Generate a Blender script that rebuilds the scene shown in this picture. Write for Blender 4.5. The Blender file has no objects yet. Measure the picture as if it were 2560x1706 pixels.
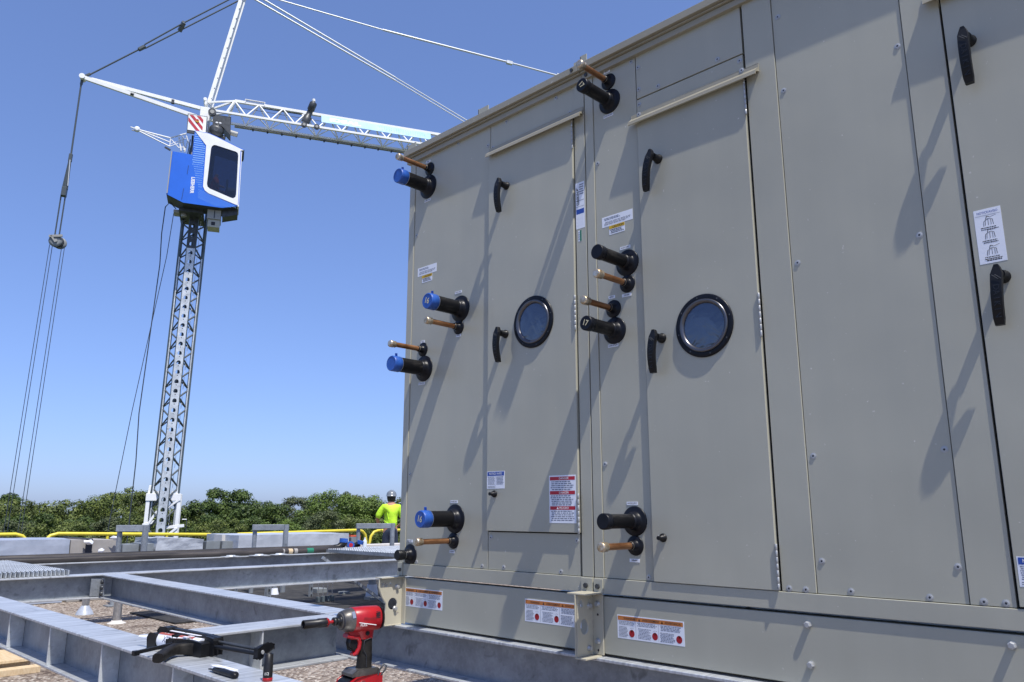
import bpy, math, random
from mathutils import Vector, Matrix, Euler, noise
from mathutils.geometry import tessellate_polygon
R = math.radians
random.seed(7)
sc = bpy.context.scene
COL = sc.collection
# ------------------------------------------------------------------ camera, world, sun, exposure
cam_d = bpy.data.cameras.new('camera'); cam = bpy.data.objects.new('camera', cam_d); COL.objects.link(cam)
cam_d.sensor_width = 36; cam_d.lens = 27.52; cam_d.clip_start = 0.05; cam_d.clip_end = 3000
cam.location = (0, 0, 0)
cam.rotation_euler = (R(90 + 12.26), 0, R(134.4 - 90))
sc.camera = cam
SUN = Vector((3.5, -1.0, 7.2)).normalized()
w = bpy.data.worlds.new('World'); sc.world = w; w.use_nodes = True
nt = w.node_tree; bg = nt.nodes['Background']
sky = nt.nodes.new('ShaderNodeTexSky'); sky.sky_type = 'NISHITA'; sky.sun_disc = False
sky.sun_elevation = math.asin(SUN.z); sky.sun_rotation = math.atan2(SUN.x, SUN.y)
sky.air_density = 0.8; sky.dust_density = 1.0; sky.ozone_density = 10; sky.altitude = 0
gm = nt.nodes.new('ShaderNodeGamma'); gm.inputs[1].default_value = 0.7          # the camera's tone curve on the bright sky
tn = nt.nodes.new('ShaderNodeVectorMath'); tn.operation = 'MULTIPLY'; tn.inputs[1].default_value = (.95, .99, 1.26)
nt.links.new(sky.outputs[0], gm.inputs[0]); nt.links.new(gm.outputs[0], tn.inputs[0]); nt.links.new(tn.outputs[0], bg.inputs[0])
bg.inputs[1].default_value = 0.147
sl = bpy.data.lights.new('sun', 'SUN'); sl.energy = 3.4; sl.angle = R(0.53); sl.color = (1.0, 0.95, 0.87)
so = bpy.data.objects.new('sun', sl); COL.objects.link(so)
so.rotation_euler = SUN.to_track_quat('Z', 'Y').to_euler()
vs = sc.view_settings; vs.view_transform = 'Standard'; vs.look = 'None'; vs.exposure = 0.75; vs.gamma = 1
try: vs.use_curve_mapping = False
except Exception: pass

# ------------------------------------------------------------------ materials
MATS = {}
def mat(name, col, rough=0.5, metal=0.0, var=0.0, scale=8.0, stretch=(1, 1, 1), bump=0.0, bscale=None, col2=None,
        spec=0.5, thr=(0.35, 0.65), coat=0.0, bdist=0.01, detail=6.0, rvar=0.0):
    if name in MATS: return MATS[name]
    m = bpy.data.materials.new(name); m.use_nodes = True; n = m.node_tree; b = n.nodes['Principled BSDF']
    b.inputs['Base Color'].default_value = (*col, 1); b.inputs['Roughness'].default_value = rough
    b.inputs['Metallic'].default_value = metal
    b.inputs['Specular IOR Level'].default_value = spec
    b.inputs['Coat Weight'].default_value = coat
    tc = n.nodes.new('ShaderNodeTexCoord'); mp = n.nodes.new('ShaderNodeMapping'); mp.inputs['Scale'].default_value = stretch
    n.links.new(tc.outputs['Object'], mp.inputs[0])
    if var > 0 or col2:
        t = n.nodes.new('ShaderNodeTexNoise'); t.inputs['Scale'].default_value = scale; t.inputs['Detail'].default_value = detail
        t.inputs['Roughness'].default_value = 0.62
        n.links.new(mp.outputs[0], t.inputs['Vector'])
        r = n.nodes.new('ShaderNodeValToRGB'); r.color_ramp.elements[0].position = thr[0]; r.color_ramp.elements[1].position = thr[1]
        c2 = col2 if col2 else tuple(min(1, c * (1 + var)) for c in col)
        c1 = col if col2 else tuple(c * (1 - var) for c in col)
        r.color_ramp.elements[0].color = (*c1, 1); r.color_ramp.elements[1].color = (*c2, 1)
        n.links.new(t.outputs['Fac'], r.inputs[0]); n.links.new(r.outputs[0], b.inputs['Base Color'])
        if rvar > 0:
            mr = n.nodes.new('ShaderNodeMapRange'); mr.inputs['To Min'].default_value = rough - rvar; mr.inputs['To Max'].default_value = rough + rvar
            mr.inputs['From Min'].default_value = .3; mr.inputs['From Max'].default_value = .7
            n.links.new(t.outputs['Fac'], mr.inputs[0]); n.links.new(mr.outputs[0], b.inputs['Roughness'])
    if bump > 0:
        t2 = n.nodes.new('ShaderNodeTexNoise'); t2.inputs['Scale'].default_value = bscale or scale; t2.inputs['Detail'].default_value = 5
        n.links.new(mp.outputs[0], t2.inputs['Vector'])
        bp = n.nodes.new('ShaderNodeBump'); bp.inputs['Strength'].default_value = bump; bp.inputs['Distance'].default_value = bdist
        n.links.new(t2.outputs['Fac'], bp.inputs['Height']); n.links.new(bp.outputs[0], b.inputs['Normal'])
    MATS[name] = m
    return m
def galv_mat(name, base, rough, streak, sk=.6):
    """galvanised steel: spangle cells, cloudy zinc, streaks across the member"""
    m = bpy.data.materials.new(name); m.use_nodes = True; n = m.node_tree; b = n.nodes['Principled BSDF']; L = n.links.new
    b.inputs['Metallic'].default_value = 0.35; b.inputs['Roughness'].default_value = rough
    tc = n.nodes.new('ShaderNodeTexCoord'); mp = n.nodes.new('ShaderNodeMapping'); mp.inputs['Scale'].default_value = streak
    L(tc.outputs['Object'], mp.inputs[0])
    a = n.nodes.new('ShaderNodeTexNoise'); a.inputs['Scale'].default_value = 3.2; a.inputs['Detail'].default_value = 8; a.inputs['Roughness'].default_value = .65
    L(tc.outputs['Object'], a.inputs['Vector'])
    s = n.nodes.new('ShaderNodeTexNoise'); s.inputs['Scale'].default_value = 5.0; s.inputs['Detail'].default_value = 4; L(mp.outputs[0], s.inputs['Vector'])
    v = n.nodes.new('ShaderNodeTexVoronoi'); v.inputs['Scale'].default_value = 70; L(tc.outputs['Object'], v.inputs['Vector'])
    mx = n.nodes.new('ShaderNodeMath'); mx.operation = 'ADD'; L(a.outputs['Fac'], mx.inputs[0])
    m2 = n.nodes.new('ShaderNodeMath'); m2.operation = 'MULTIPLY'; m2.inputs[1].default_value = sk; L(s.outputs['Fac'], m2.inputs[0]); L(m2.outputs[0], mx.inputs[1])
    m3 = n.nodes.new('ShaderNodeMath'); m3.operation = 'MULTIPLY_ADD'; m3.inputs[1].default_value = .18; L(v.outputs['Color'], m3.inputs[0]); L(mx.outputs[0], m3.inputs[2])
    r = n.nodes.new('ShaderNodeValToRGB'); r.color_ramp.elements[0].position = .55 + sk * .32 - .13; r.color_ramp.elements[1].position = .55 + sk * .6 + .13 if sk <= .7 else 1.0; r.inputs[0].default_value = 0
    r.color_ramp.elements[0].color = (*[c * .72 for c in base], 1); r.color_ramp.elements[1].color = (*[min(1, c * 1.28) for c in base], 1)
    m4 = n.nodes.new('ShaderNodeMapRange'); mid = .5 + .5 * sk + .09; m4.inputs['From Min'].default_value = mid - .2 - .12 * sk; m4.inputs['From Max'].default_value = mid + .2 + .12 * sk
    L(m3.outputs[0], m4.inputs[0]); r.color_ramp.elements[0].position = 0; r.color_ramp.elements[1].position = 1
    L(m4.outputs[0], r.inputs[0]); L(r.outputs[0], b.inputs['Base Color'])
    dn = n.nodes.new('ShaderNodeTexNoise'); dn.inputs['Scale'].default_value = 11; dn.inputs['Detail'].default_value = 9; dn.inputs['Distortion'].default_value = 1.2; L(tc.outputs['Object'], dn.inputs['Vector'])
    dk = n.nodes.new('ShaderNodeMapRange'); dk.inputs['From Min'].default_value = .60; dk.inputs['From Max'].default_value = .72; dk.inputs['To Min'].default_value = 1; dk.inputs['To Max'].default_value = .62; L(dn.outputs['Fac'], dk.inputs[0])
    sc_ = n.nodes.new('ShaderNodeVectorMath'); sc_.operation = 'SCALE'; L(r.outputs[0], sc_.inputs[0]); L(dk.outputs[0], sc_.inputs['Scale']); L(sc_.outputs[0], b.inputs['Base Color'])
    bp = n.nodes.new('ShaderNodeBump'); bp.inputs['Strength'].default_value = .5; bp.inputs['Distance'].default_value = .0015
    L(s.outputs['Fac'], bp.inputs['Height']); L(bp.outputs[0], b.inputs['Normal'])
    MATS[name] = m
    return m
GALV_X = galv_mat('galvanised_x', (.46, .485, .51), .36, (9, .3, 1), 4.0)
GALV_Y = galv_mat('galvanised_y', (.44, .465, .49), .42, (9, .45, 1), 1.4)
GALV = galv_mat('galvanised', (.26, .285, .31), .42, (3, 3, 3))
# cabinet paint with faint sheet-metal waviness
def paint_mat(name, c):
    m = bpy.data.materials.new(name); m.use_nodes = True; n = m.node_tree; b = n.nodes['Principled BSDF']; L = n.links.new
    b.inputs['Roughness'].default_value = .34; b.inputs['Specular IOR Level'].default_value = .5
    tc = n.nodes.new('ShaderNodeTexCoord')
    a = n.nodes.new('ShaderNodeTexNoise'); a.inputs['Scale'].default_value = 1.3; a.inputs['Detail'].default_value = 5; L(tc.outputs['Object'], a.inputs['Vector'])
    r = n.nodes.new('ShaderNodeValToRGB'); r.color_ramp.elements[0].position = .3; r.color_ramp.elements[1].position = .7
    r.color_ramp.elements[0].color = (*[x * .93 for x in c], 1); r.color_ramp.elements[1].color = (*[x * 1.05 for x in c], 1)
    L(a.outputs['Fac'], r.inputs[0])
    sm = n.nodes.new('ShaderNodeMapping'); sm.inputs['Scale'].default_value = (5, 5, .35); L(tc.outputs['Object'], sm.inputs[0])
    st = n.nodes.new('ShaderNodeTexNoise'); st.inputs['Scale'].default_value = 3; st.inputs['Detail'].default_value = 6; L(sm.outputs[0], st.inputs['Vector'])
    sr = n.nodes.new('ShaderNodeMapRange'); sr.inputs['From Min'].default_value = .35; sr.inputs['From Max'].default_value = .65; sr.inputs['To Min'].default_value = .31; sr.inputs['To Max'].default_value = .38; L(st.outputs['Fac'], sr.inputs[0]); L(sr.outputs[0], b.inputs['Roughness'])
    # small dust specks
    d = n.nodes.new('ShaderNodeTexNoise'); d.inputs['Scale'].default_value = 60; d.inputs['Detail'].default_value = 2; L(tc.outputs['Object'], d.inputs['Vector'])
    dr = n.nodes.new('ShaderNodeValToRGB'); dr.color_ramp.elements[0].position = .74; dr.color_ramp.elements[1].position = .80
    L(d.outputs['Fac'], dr.inputs[0])
    mix = n.nodes.new('ShaderNodeMixRGB'); mix.inputs[2].default_value = (.6, .58, .54, 1); L(dr.outputs[0], mix.inputs[0]); L(r.outputs[0], mix.inputs[1])
    sv = n.nodes.new('ShaderNodeMapRange'); sv.inputs['From Min'].default_value = .3; sv.inputs['From Max'].default_value = .7; sv.inputs['To Min'].default_value = .982; sv.inputs['To Max'].default_value = 1.018; L(st.outputs['Fac'], sv.inputs[0])
    mu = n.nodes.new('ShaderNodeVectorMath'); mu.operation = 'SCALE'; L(mix.outputs[0], mu.inputs[0]); L(sv.outputs[0], mu.inputs['Scale']); L(mu.outputs[0], b.inputs['Base Color'])
    w1 = n.nodes.new('ShaderNodeTexNoise'); w1.inputs['Scale'].default_value = 2.2; w1.inputs['Detail'].default_value = 1.5; L(tc.outputs['Object'], w1.inputs['Vector'])
    bp = n.nodes.new('ShaderNodeBump'); bp.inputs['Strength'].default_value = .5; bp.inputs['Distance'].default_value = .016; L(w1.outputs['Fac'], bp.inputs['Height'])
    w2 = n.nodes.new('ShaderNodeTexNoise'); w2.inputs['Scale'].default_value = 420; L(tc.outputs['Object'], w2.inputs['Vector'])
    bp2 = n.nodes.new('ShaderNodeBump'); bp2.inputs['Strength'].default_value = .12; bp2.inputs['Distance'].default_value = .0008; L(w2.outputs['Fac'], bp2.inputs['Height'])
    L(bp.outputs[0], bp2.inputs['Normal']); L(bp2.outputs[0], b.inputs['Normal'])
    MATS[name] = m
    return m
TAUPE = paint_mat('taupe_paint', (.380, .374, .306))
CREAM = paint_mat('cream_paint', (.47, .44, .34))
TAUPE2 = paint_mat('taupe_trim', (.30, .28, .215))
BLACK = mat('gap_black', (.006, .006, .007), .9)
RUB = mat('black_rubber', (.006, .007, .011), .38, var=.3, scale=30, spec=.22)
PIPEB = mat('black_pipe', (.005, .005, .006), .40, spec=.22, col2=(.035, .033, .03), scale=38, stretch=(1, .25, 1), thr=(.52, .72), bump=.3, bscale=60, bdist=.002)
STRAP = mat('black_plastic', (.007, .0075, .009), .42, var=.3, scale=20, spec=.28)
BLUECAP = mat('blue_cap', (.018, .085, .36), .42, var=.15, scale=25)
COPPER = mat('copper', (.26, .11, .045), .38, metal=.8, col2=(.48, .25, .12), scale=26, stretch=(1, .3, 1), thr=(.35, .65), rvar=.1)
SOLDER = mat('soldered_brass', (.42, .30, .17), .38, metal=.8, col2=(.62, .55, .44), scale=40, thr=(.4, .6), bump=.4, bscale=90, bdist=.003)
STEEL = mat('bright_steel', (.55, .55, .54), .3, metal=.9, var=.15, scale=30)
ZINC = mat('zinc_screw', (.40, .41, .41), .4, metal=.35, var=.1, scale=50)
DARKM = mat('dark_metal', (.05, .055, .06), .45, metal=.3, var=.3, scale=9)
WHITE = mat('white_paint', (.78, .79, .78), .4, var=.05, scale=3)
LABW = mat('label_white', (.74, .77, .83), .45)
INK = mat('ink_black', (.02, .022, .03), .6)
GREYINK = mat('ink_grey', (.16, .18, .24), .6)
RED = mat('label_red', (.42, .012, .03), .5)
TOMATO = mat('label_deep_red', (.33, .006, .012), .5)
GREENL = mat('label_green', (.16, .42, .10), .5)
DKGREEN = mat('label_dark_green', (.01, .16, .09), .5)
ORANGE = mat('label_orange', (.50, .17, .035), .5)
YEL = mat('label_yellow', (.60, .38, .01), .5)
BLUEL = mat('label_blue', (.02, .07, .34), .5)
CHALK = mat('chalk_mark', (.55, .50, .33), .8)
YRAIL = mat('yellow_rail', (.66, .56, .05), .4, var=.08, scale=3)
CABBLUE = mat('cab_blue', (.018, .13, .62), .35, var=.05, scale=2)
SKYBL = mat('cab_dots', (.28, .52, .85), .4)
BANNER = mat('banner_blue', (.20, .42, .60), .5, col2=(.33, .54, .68), scale=1.5)
CABLE = mat('cable_dark', (.05, .06, .075), .5, metal=.3)
CABLEL = mat('rod_light', (.55, .58, .60), .4, metal=.3)
ROD = mat('rod_dark', (.07, .085, .09), .45, metal=.3)
MASTG = galv_mat('mast_galvanised', (.58, .61, .62), .42, (2, 2, 2))
MASTD = mat('mast_dark', (.10, .125, .135), .5, metal=.3, var=.25, scale=3)
GREYBOX = mat('grey_housing', (.30, .30, .28), .5, var=.08, scale=3)
DRED = mat('tool_red', (.34, .007, .012), .36, var=.15, scale=22, bump=.1, bscale=80, bdist=.001)
DGREY = mat('tool_grey', (.085, .08, .074), .38, metal=.5, col2=(.20, .185, .165), scale=24, thr=(.45, .75))
GRIP = mat('tool_grip', (.007, .0065, .006), .6, spec=.2, col2=(.020, .018, .016), scale=30, bump=.5, bscale=120, bdist=.001)
SOCK = mat('impact_socket', (.02, .02, .021), .4, metal=.5, var=.4, scale=40)
LOGOD = mat('logo_dark', (.16, .02, .025), .5)
WOOD = mat('raw_timber', (.52, .38, .22), .7, col2=(.62, .50, .33), scale=5, stretch=(1, 12, 4), bump=.2)
CARD = mat('grey_board', (.30, .285, .265), .8, var=.08, scale=6)
WRAP = mat('plastic_wrap', (.36, .39, .43), .35, col2=(.50, .53, .57), scale=3, thr=(.35, .75), bump=.35, bscale=7, bdist=.02)
WRAPB = mat('blue_wrap', (.28, .32, .39), .4, col2=(.38, .42, .50), scale=3, thr=(.35, .7), bump=.4, bscale=5, bdist=.02)
GREYM = mat('grey_block', (.19, .21, .22), .6, var=.15, scale=5)
PALE = mat('pale_concrete', (.55, .53, .50), .8, var=.1, scale=4)
SKIN = mat('skin', (.42, .20, .13), .55)
HIVIS = mat('hivis_shirt', (.50, .82, .03), .7, var=.12, scale=8, bump=.5, bscale=9, bdist=.03)
JEANS = mat('dark_trousers', (.02, .03, .055), .8, var=.2, scale=10)
HELM = mat('helmet', (.16, .18, .20), .25)
HAIR = mat('dark_hair', (.012, .009, .008), .7)
REDSH = mat('red_shirt', (.75, .10, .04), .7)
SEAT = mat('dark_seat', (.02, .022, .025), .6)
MESHOR = mat('orange_crate', (.60, .10, .04), .5)
BARK = mat('bark', (.10, .08, .06), .9, var=.3, scale=3)
GRASS = mat('field_grass', (.06, .09, .03), .9, col2=(.09, .11, .04), scale=.08)
MESHG = mat('membrane_shaded', (.014, .014, .015), .85, col2=(.05, .047, .044), scale=7, thr=(.4, .7))  # roof membrane, shade under the steel put into its colour
def glass_mat(name, tint, trans, rough=.04, bump=0):
    m = bpy.data.materials.new(name); m.use_nodes = True; n = m.node_tree; L = n.links.new
    b = n.nodes['Principled BSDF']; b.inputs['Base Color'].default_value = (*tint, 1); b.inputs['Roughness'].default_value = rough
    b.inputs['Specular IOR Level'].default_value = .8; b.inputs['Coat Weight'].default_value = .6; b.inputs['Coat Roughness'].default_value = .02
    if trans > 0:
        tr = n.nodes.new('ShaderNodeBsdfTransparent'); tr.inputs[0].default_value = (.62, .68, .8, 1)
        mx = n.nodes.new('ShaderNodeMixShader'); mx.inputs[0].default_value = 1 - trans
        L(tr.outputs[0], mx.inputs[1]); L(b.outputs[0], mx.inputs[2]); L(mx.outputs[0], n.nodes['Material Output'].inputs[0])
    if bump:
        tc = n.nodes.new('ShaderNodeTexCoord'); t = n.nodes.new('ShaderNodeTexNoise'); t.inputs['Scale'].default_value = 9; t.inputs['Distortion'].default_value = 2.5
        L(tc.outputs['Object'], t.inputs['Vector']); bp = n.nodes.new('ShaderNodeBump'); bp.inputs['Strength'].default_value = bump; bp.inputs['Distance'].default_value = .01
        L(t.outputs['Fac'], bp.inputs['Height']); L(bp.outputs[0], b.inputs['Normal']); L(bp.outputs[0], b.inputs['Coat Normal'])
    MATS[name] = m; return m
PORT = glass_mat('port_glass', (.028, .048, .095), 0, .10, .45)
RIMM = mat('window_rim', (.12, .12, .13), .3, metal=.8)
CABGL = glass_mat('cab_glass', (.012, .02, .04), .62)
def gravel_mat():
    m = bpy.data.materials.new('roof_gravel'); m.use_nodes = True; n = m.node_tree; b = n.nodes['Principled BSDF']; L = n.links.new
    b.inputs['Roughness'].default_value = .85
    tc = n.nodes.new('ShaderNodeTexCoord')
    v = n.nodes.new('ShaderNodeTexVoronoi'); v.inputs['Scale'].default_value = 42; L(tc.outputs['Object'], v.inputs['Vector'])
    sp = n.nodes.new('ShaderNodeSeparateColor'); L(v.outputs['Color'], sp.inputs[0])
    r = n.nodes.new('ShaderNodeValToRGB'); e = r.color_ramp.elements
    e[0].position = 0; e[0].color = (.11, .08, .062, 1); e[1].position = 1; e[1].color = (.60, .54, .46, 1)
    for p, c in ((.25, (.21, .165, .13)), (.6, (.35, .285, .23)), (.8, (.44, .38, .32))):
        x = e.new(p); x.color = (*c, 1)
    L(sp.outputs[0], r.inputs[0])
    n2 = n.nodes.new('ShaderNodeTexNoise'); n2.inputs['Scale'].default_value = 1.4; n2.inputs['Detail'].default_value = 5; L(tc.outputs['Object'], n2.inputs['Vector'])
    r2 = n.nodes.new('ShaderNodeValToRGB'); r2.color_ramp.elements[0].position = .56; r2.color_ramp.elements[1].position = .68; L(n2.outputs['Fac'], r2.inputs[0])
    mx = n.nodes.new('ShaderNodeMixRGB'); mx.blend_type = 'MULTIPLY'; mx.inputs[2].default_value = (.55, .5, .47, 1)
    L(r2.outputs[0], mx.inputs[0]); L(r.outputs[0], mx.inputs[1]); L(mx.outputs[0], b.inputs['Base Color'])
    bp = n.nodes.new('ShaderNodeBump'); bp.invert = True; bp.inputs['Strength'].default_value = 1; bp.inputs['Distance'].default_value = .03
    L(v.outputs['Distance'], bp.inputs['Height']); L(bp.outputs[0], b.inputs['Normal'])
    return m
GRAVEL = gravel_mat()
def leaf_mat(name, a, c):
    m = bpy.data.materials.new(name); m.use_nodes = True; n = m.node_tree; b = n.nodes['Principled BSDF']; L = n.links.new
    b.inputs['Roughness'].default_value = .55; b.inputs['Specular IOR Level'].default_value = .3
    tc = n.nodes.new('ShaderNodeTexCoord'); t = n.nodes.new('ShaderNodeTexNoise'); t.inputs['Scale'].default_value = .55; t.inputs['Detail'].default_value = 4; L(tc.outputs['Object'], t.inputs['Vector'])
    g = n.nodes.new('ShaderNodeNewGeometry')
    ad = n.nodes.new('ShaderNodeMath'); ad.operation = 'MULTIPLY_ADD'; ad.inputs[1].default_value = .35; L(g.outputs['Random Per Island'], ad.inputs[0]); L(t.outputs['Fac'], ad.inputs[2])
    r = n.nodes.new('ShaderNodeValToRGB'); r.color_ramp.elements[0].position = .45; r.color_ramp.elements[1].position = .9
    r.color_ramp.elements[0].color = (*a, 1); r.color_ramp.elements[1].color = (*c, 1)
    L(ad.outputs[0], r.inputs[0]); L(r.outputs[0], b.inputs['Base Color'])
    tr = n.nodes.new('ShaderNodeBsdfTranslucent'); L(r.outputs[0], tr.inputs[0]); mx = n.nodes.new('ShaderNodeMixShader'); mx.inputs[0].default_value = .18
    L(b.outputs[0], mx.inputs[1]); L(tr.outputs[0], mx.inputs[2]); L(mx.outputs[0], n.nodes['Material Output'].inputs[0])
    return m
LEAF = [leaf_mat('leaf_olive', (.045, .066, .016), (.165, .205, .046)), leaf_mat('leaf_dark', (.026, .048, .012), (.10, .15, .033)),
        leaf_mat('leaf_bright', (.05, .085, .018), (.17, .245, .05)), leaf_mat('leaf_grey', (.055, .072, .032), (.125, .15, .065))]

# ------------------------------------------------------------------ mesh building
class MB:
    def __init__(s): s.v = []; s.f = []; s.mi = []; s.sm = []; s.mats = []; s.M = Matrix.Identity(4)
    def idx(s, m):
        if m not in s.mats: s.mats.append(m)
        return s.mats.index(m)
    def add(s, vs_, fs, m, smooth=False):
        o = len(s.v); i = s.idx(m)
        s.v += [tuple(s.M @ Vector(p)) for p in vs_]
        for f in fs: s.f.append(tuple(o + k for k in f)); s.mi.append(i); s.sm.append(smooth)
        return s
    def box(s, x0, x1, y0, y1, z0, z1, m):
        if x0 > x1: x0, x1 = x1, x0
        if y0 > y1: y0, y1 = y1, y0
        if z0 > z1: z0, z1 = z1, z0
        return s.add([(x0, y0, z0), (x1, y0, z0), (x1, y1, z0), (x0, y1, z0), (x0, y0, z1), (x1, y0, z1), (x1, y1, z1), (x0, y1, z1)],
              [(0, 3, 2, 1), (4, 5, 6, 7), (0, 1, 5, 4), (1, 2, 6, 5), (2, 3, 7, 6), (3, 0, 4, 7)], m)
    def lathe(s, a, d, prof, m, n=20, cap0=True, cap1=True, flat=()):
        """profile [(t along axis, radius)] revolved about the axis a + t*d"""
        a = Vector(a); d = Vector(d).normalized(); u = d.orthogonal().normalized(); v = d.cross(u)
        vs_ = []; fs = []
        for t, r in prof:
            for k in range(n):
                q = 2 * math.pi * k / n; vs_.append(a + d * t + (u * math.cos(q) + v * math.sin(q)) * r)
        for i in range(len(prof) - 1):
            for k in range(n):
                k2 = (k + 1) % n; fs.append((i * n + k, i * n + k2, (i + 1) * n + k2, (i + 1) * n + k))
        s.add(vs_, fs, m, True)
        if cap0: s.add(vs_[:n], [tuple(range(n))[::-1]], m)
        if cap1: s.add(vs_[-n:], [tuple(range(n))], m)
        return s
    def cyl(s, a, b, r, m, r2=None, n=12, caps=True):
        a = Vector(a); b = Vector(b); L = (b - a).length
        return s.lathe(a, b - a, [(0, r), (L, r if r2 is None else r2)], m, n, caps, caps)
    def tube(s, pts, r, m, n=8):
        pts = [Vector(p) for p in pts]; vs_ = []; fs = []; u = None
        for i, p in enumerate(pts):
            d = (pts[min(i + 1, len(pts) - 1)] - pts[max(i - 1, 0)]).normalized()
            if u is None: u = d.orthogonal().normalized()
            u = (u - d * u.dot(d)).normalized(); v = d.cross(u)
            for k in range(n):
                q = 2 * math.pi * k / n; vs_.append(p + (u * math.cos(q) + v * math.sin(q)) * (r[i] if isinstance(r, (list, tuple)) else r))
        for i in range(len(pts) - 1):
            for k in range(n):
                k2 = (k + 1) % n; fs.append((i * n + k, i * n + k2, (i + 1) * n + k2, (i + 1) * n + k))
        s.add(vs_, fs, m, True)
        s.add(vs_[:n], [tuple(range(n))[::-1]], m); s.add(vs_[-n:], [tuple(range(n))], m)
        return s
    def beam(s, a, b, w_, h, m, up=(0, 0, 1)):
        """rectangular bar from a to b"""
        a = Vector(a); b = Vector(b); d = (b - a).normalized(); up = Vector(up)
        if abs(d.dot(up.normalized())) > .985: up = Vector((1, .3, 0))
        sd = d.cross(up).normalized(); u = sd.cross(d)
        c = [(-w_ / 2, -h / 2), (w_ / 2, -h / 2), (w_ / 2, h / 2), (-w_ / 2, h / 2)]
        vs_ = [p + sd * x + u * y for p in (a, b) for x, y in c]
        return s.add(vs_, [(0, 1, 2, 3), (7, 6, 5, 4), (0, 4, 5, 1), (1, 5, 6, 2), (2, 6, 7, 3), (3, 7, 4, 0)], m)
    def prism(s, poly, o, ex, ey, ez, t, m, holes=(), smooth=False):
        """polygon (a,b) in the plane o + a*ex + b*ey, extruded by t*ez"""
        o = Vector(o); ex = Vector(ex); ey = Vector(ey); ez = Vector(ez)
        loops = [poly] + list(holes); pts = [p for l in loops for p in l]
        tri = tessellate_polygon([[Vector((a, b, 0)) for a, b in l] for l in loops])
        n = len(pts); vs_ = [o + ex * a + ey * b for a, b in pts] + [o + ex * a + ey * b + ez * t for a, b in pts]
        fs = [tuple(q) for q in tri] + [tuple(n + k for k in reversed(q)) for q in tri]
        k = 0
        for l in loops:
            for i in range(len(l)):
                j = (i + 1) % len(l); fs.append((k + i, k + j, n + k + j, n + k + i))
            k += len(l)
        return s.add(vs_, fs, m, smooth)
    def text(s, body, o, ex, ey, ez, size, m, off=.0004, extrude=0, bold=0, sx=1.0):
        vs_, fs = glyphs(body, extrude / size if extrude else 0, bold)
        o = Vector(o); ex = Vector(ex); ey = Vector(ey); ez = Vector(ez)
        return s.add([o + ex * p[0] * size * sx + ey * p[1] * size + ez * (off + p[2] * size) for p in vs_], fs, m)
    def build(s, name, parent=None, bevel=0, seg=1, fix=True):
        me = bpy.data.meshes.new(name); me.from_pydata(s.v, [], s.f)
        for m in s.mats: me.materials.append(m)
        me.polygons.foreach_set('material_index', s.mi); me.polygons.foreach_set('use_smooth', s.sm); me.update()
        return link(name, me, parent, bevel, seg)
GL = {}
def glyphs(body, ext=0, bold=0):
    k = (body, ext, bold)
    if k in GL: return GL[k]
    cu = bpy.data.curves.new('t', 'FONT'); cu.body = body; cu.size = 1; cu.align_x = 'CENTER'; cu.align_y = 'CENTER'; cu.resolution_u = 3
    cu.extrude = ext; cu.offset = bold
    ob = bpy.data.objects.new('t', cu); me = bpy.data.meshes.new_from_object(ob)
    GL[k] = ([tuple(v.co) for v in me.vertices], [tuple(p.vertices) for p in me.polygons])
    bpy.data.meshes.remove(me); bpy.data.objects.remove(ob); bpy.data.curves.remove(cu)
    return GL[k]
def link(name, me, parent=None, bevel=0, seg=1):
    o = bpy.data.objects.new(name, me); COL.objects.link(o)
    if parent is not None:
        o.parent = parent
        if parent.type == 'EMPTY':
            o.matrix_parent_inverse = Matrix.LocRotScale(parent.location, parent.rotation_euler, None).inverted()
    if bevel:
        b = o.modifiers.new('edge', 'BEVEL'); b.width = bevel; b.segments = seg; b.limit_method = 'ANGLE'; b.angle_limit = R(50); b.harden_normals = True
    return o
def thing(name, loc, label, cat, group=None):
    o = bpy.data.objects.new(name, None); COL.objects.link(o); o.location = loc; o.empty_display_size = .2
    o['label'] = label; o['category'] = cat
    if group: o['group'] = group
    return o
def tag(o, label=None, cat=None, group=None, kind=None):
    for k, v in (('label', label), ('category', cat), ('group', group), ('kind', kind)):
        if v: o[k] = v
    return o
X_, Y_, Z_ = Vector((1, 0, 0)), Vector((0, 1, 0)), Vector((0, 0, 1))

# ------------------------------------------------------------------ SETTING: ground, roof
ROOF = -1.30
g = MB(); g.add([(-900, -900, -9.5), (900, -900, -9.5), (900, 900, -9.5), (-900, 900, -9.5)], [(0, 1, 2, 3)], GRASS)
tag(g.build('ground'), kind='structure')
g = MB(); g.box(-15.6, 12, -14, 24, -9.4, ROOF, GRAVEL); tag(g.build('roof'), kind='structure')
g = MB(); g.box(-15.95, -15.6, -14, 24, -9.4, ROOF + .22, PALE); g.box(-16.0, -15.55, -14, 24, ROOF + .222, ROOF + .27, GALV)
tag(g.build('parapet'), 'low pale parapet with metal coping along the roof edge behind the yellow railing', 'parapet')
# membrane on the gravel, its colour darkened to imitate shade under the steel
g = MB(); g.box(-13.2, -8.9, 5.0, 9.8, ROOF + .004, ROOF + .03, MESHG); g.box(-11.0, -9.6, 4.15, 4.75, ROOF + .004, ROOF + .02, MESHG); tag(g.build('roof_mat'), 'protection mat darkened to imitate shade, lying on the roof gravel under the steel beams', 'mat')

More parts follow.
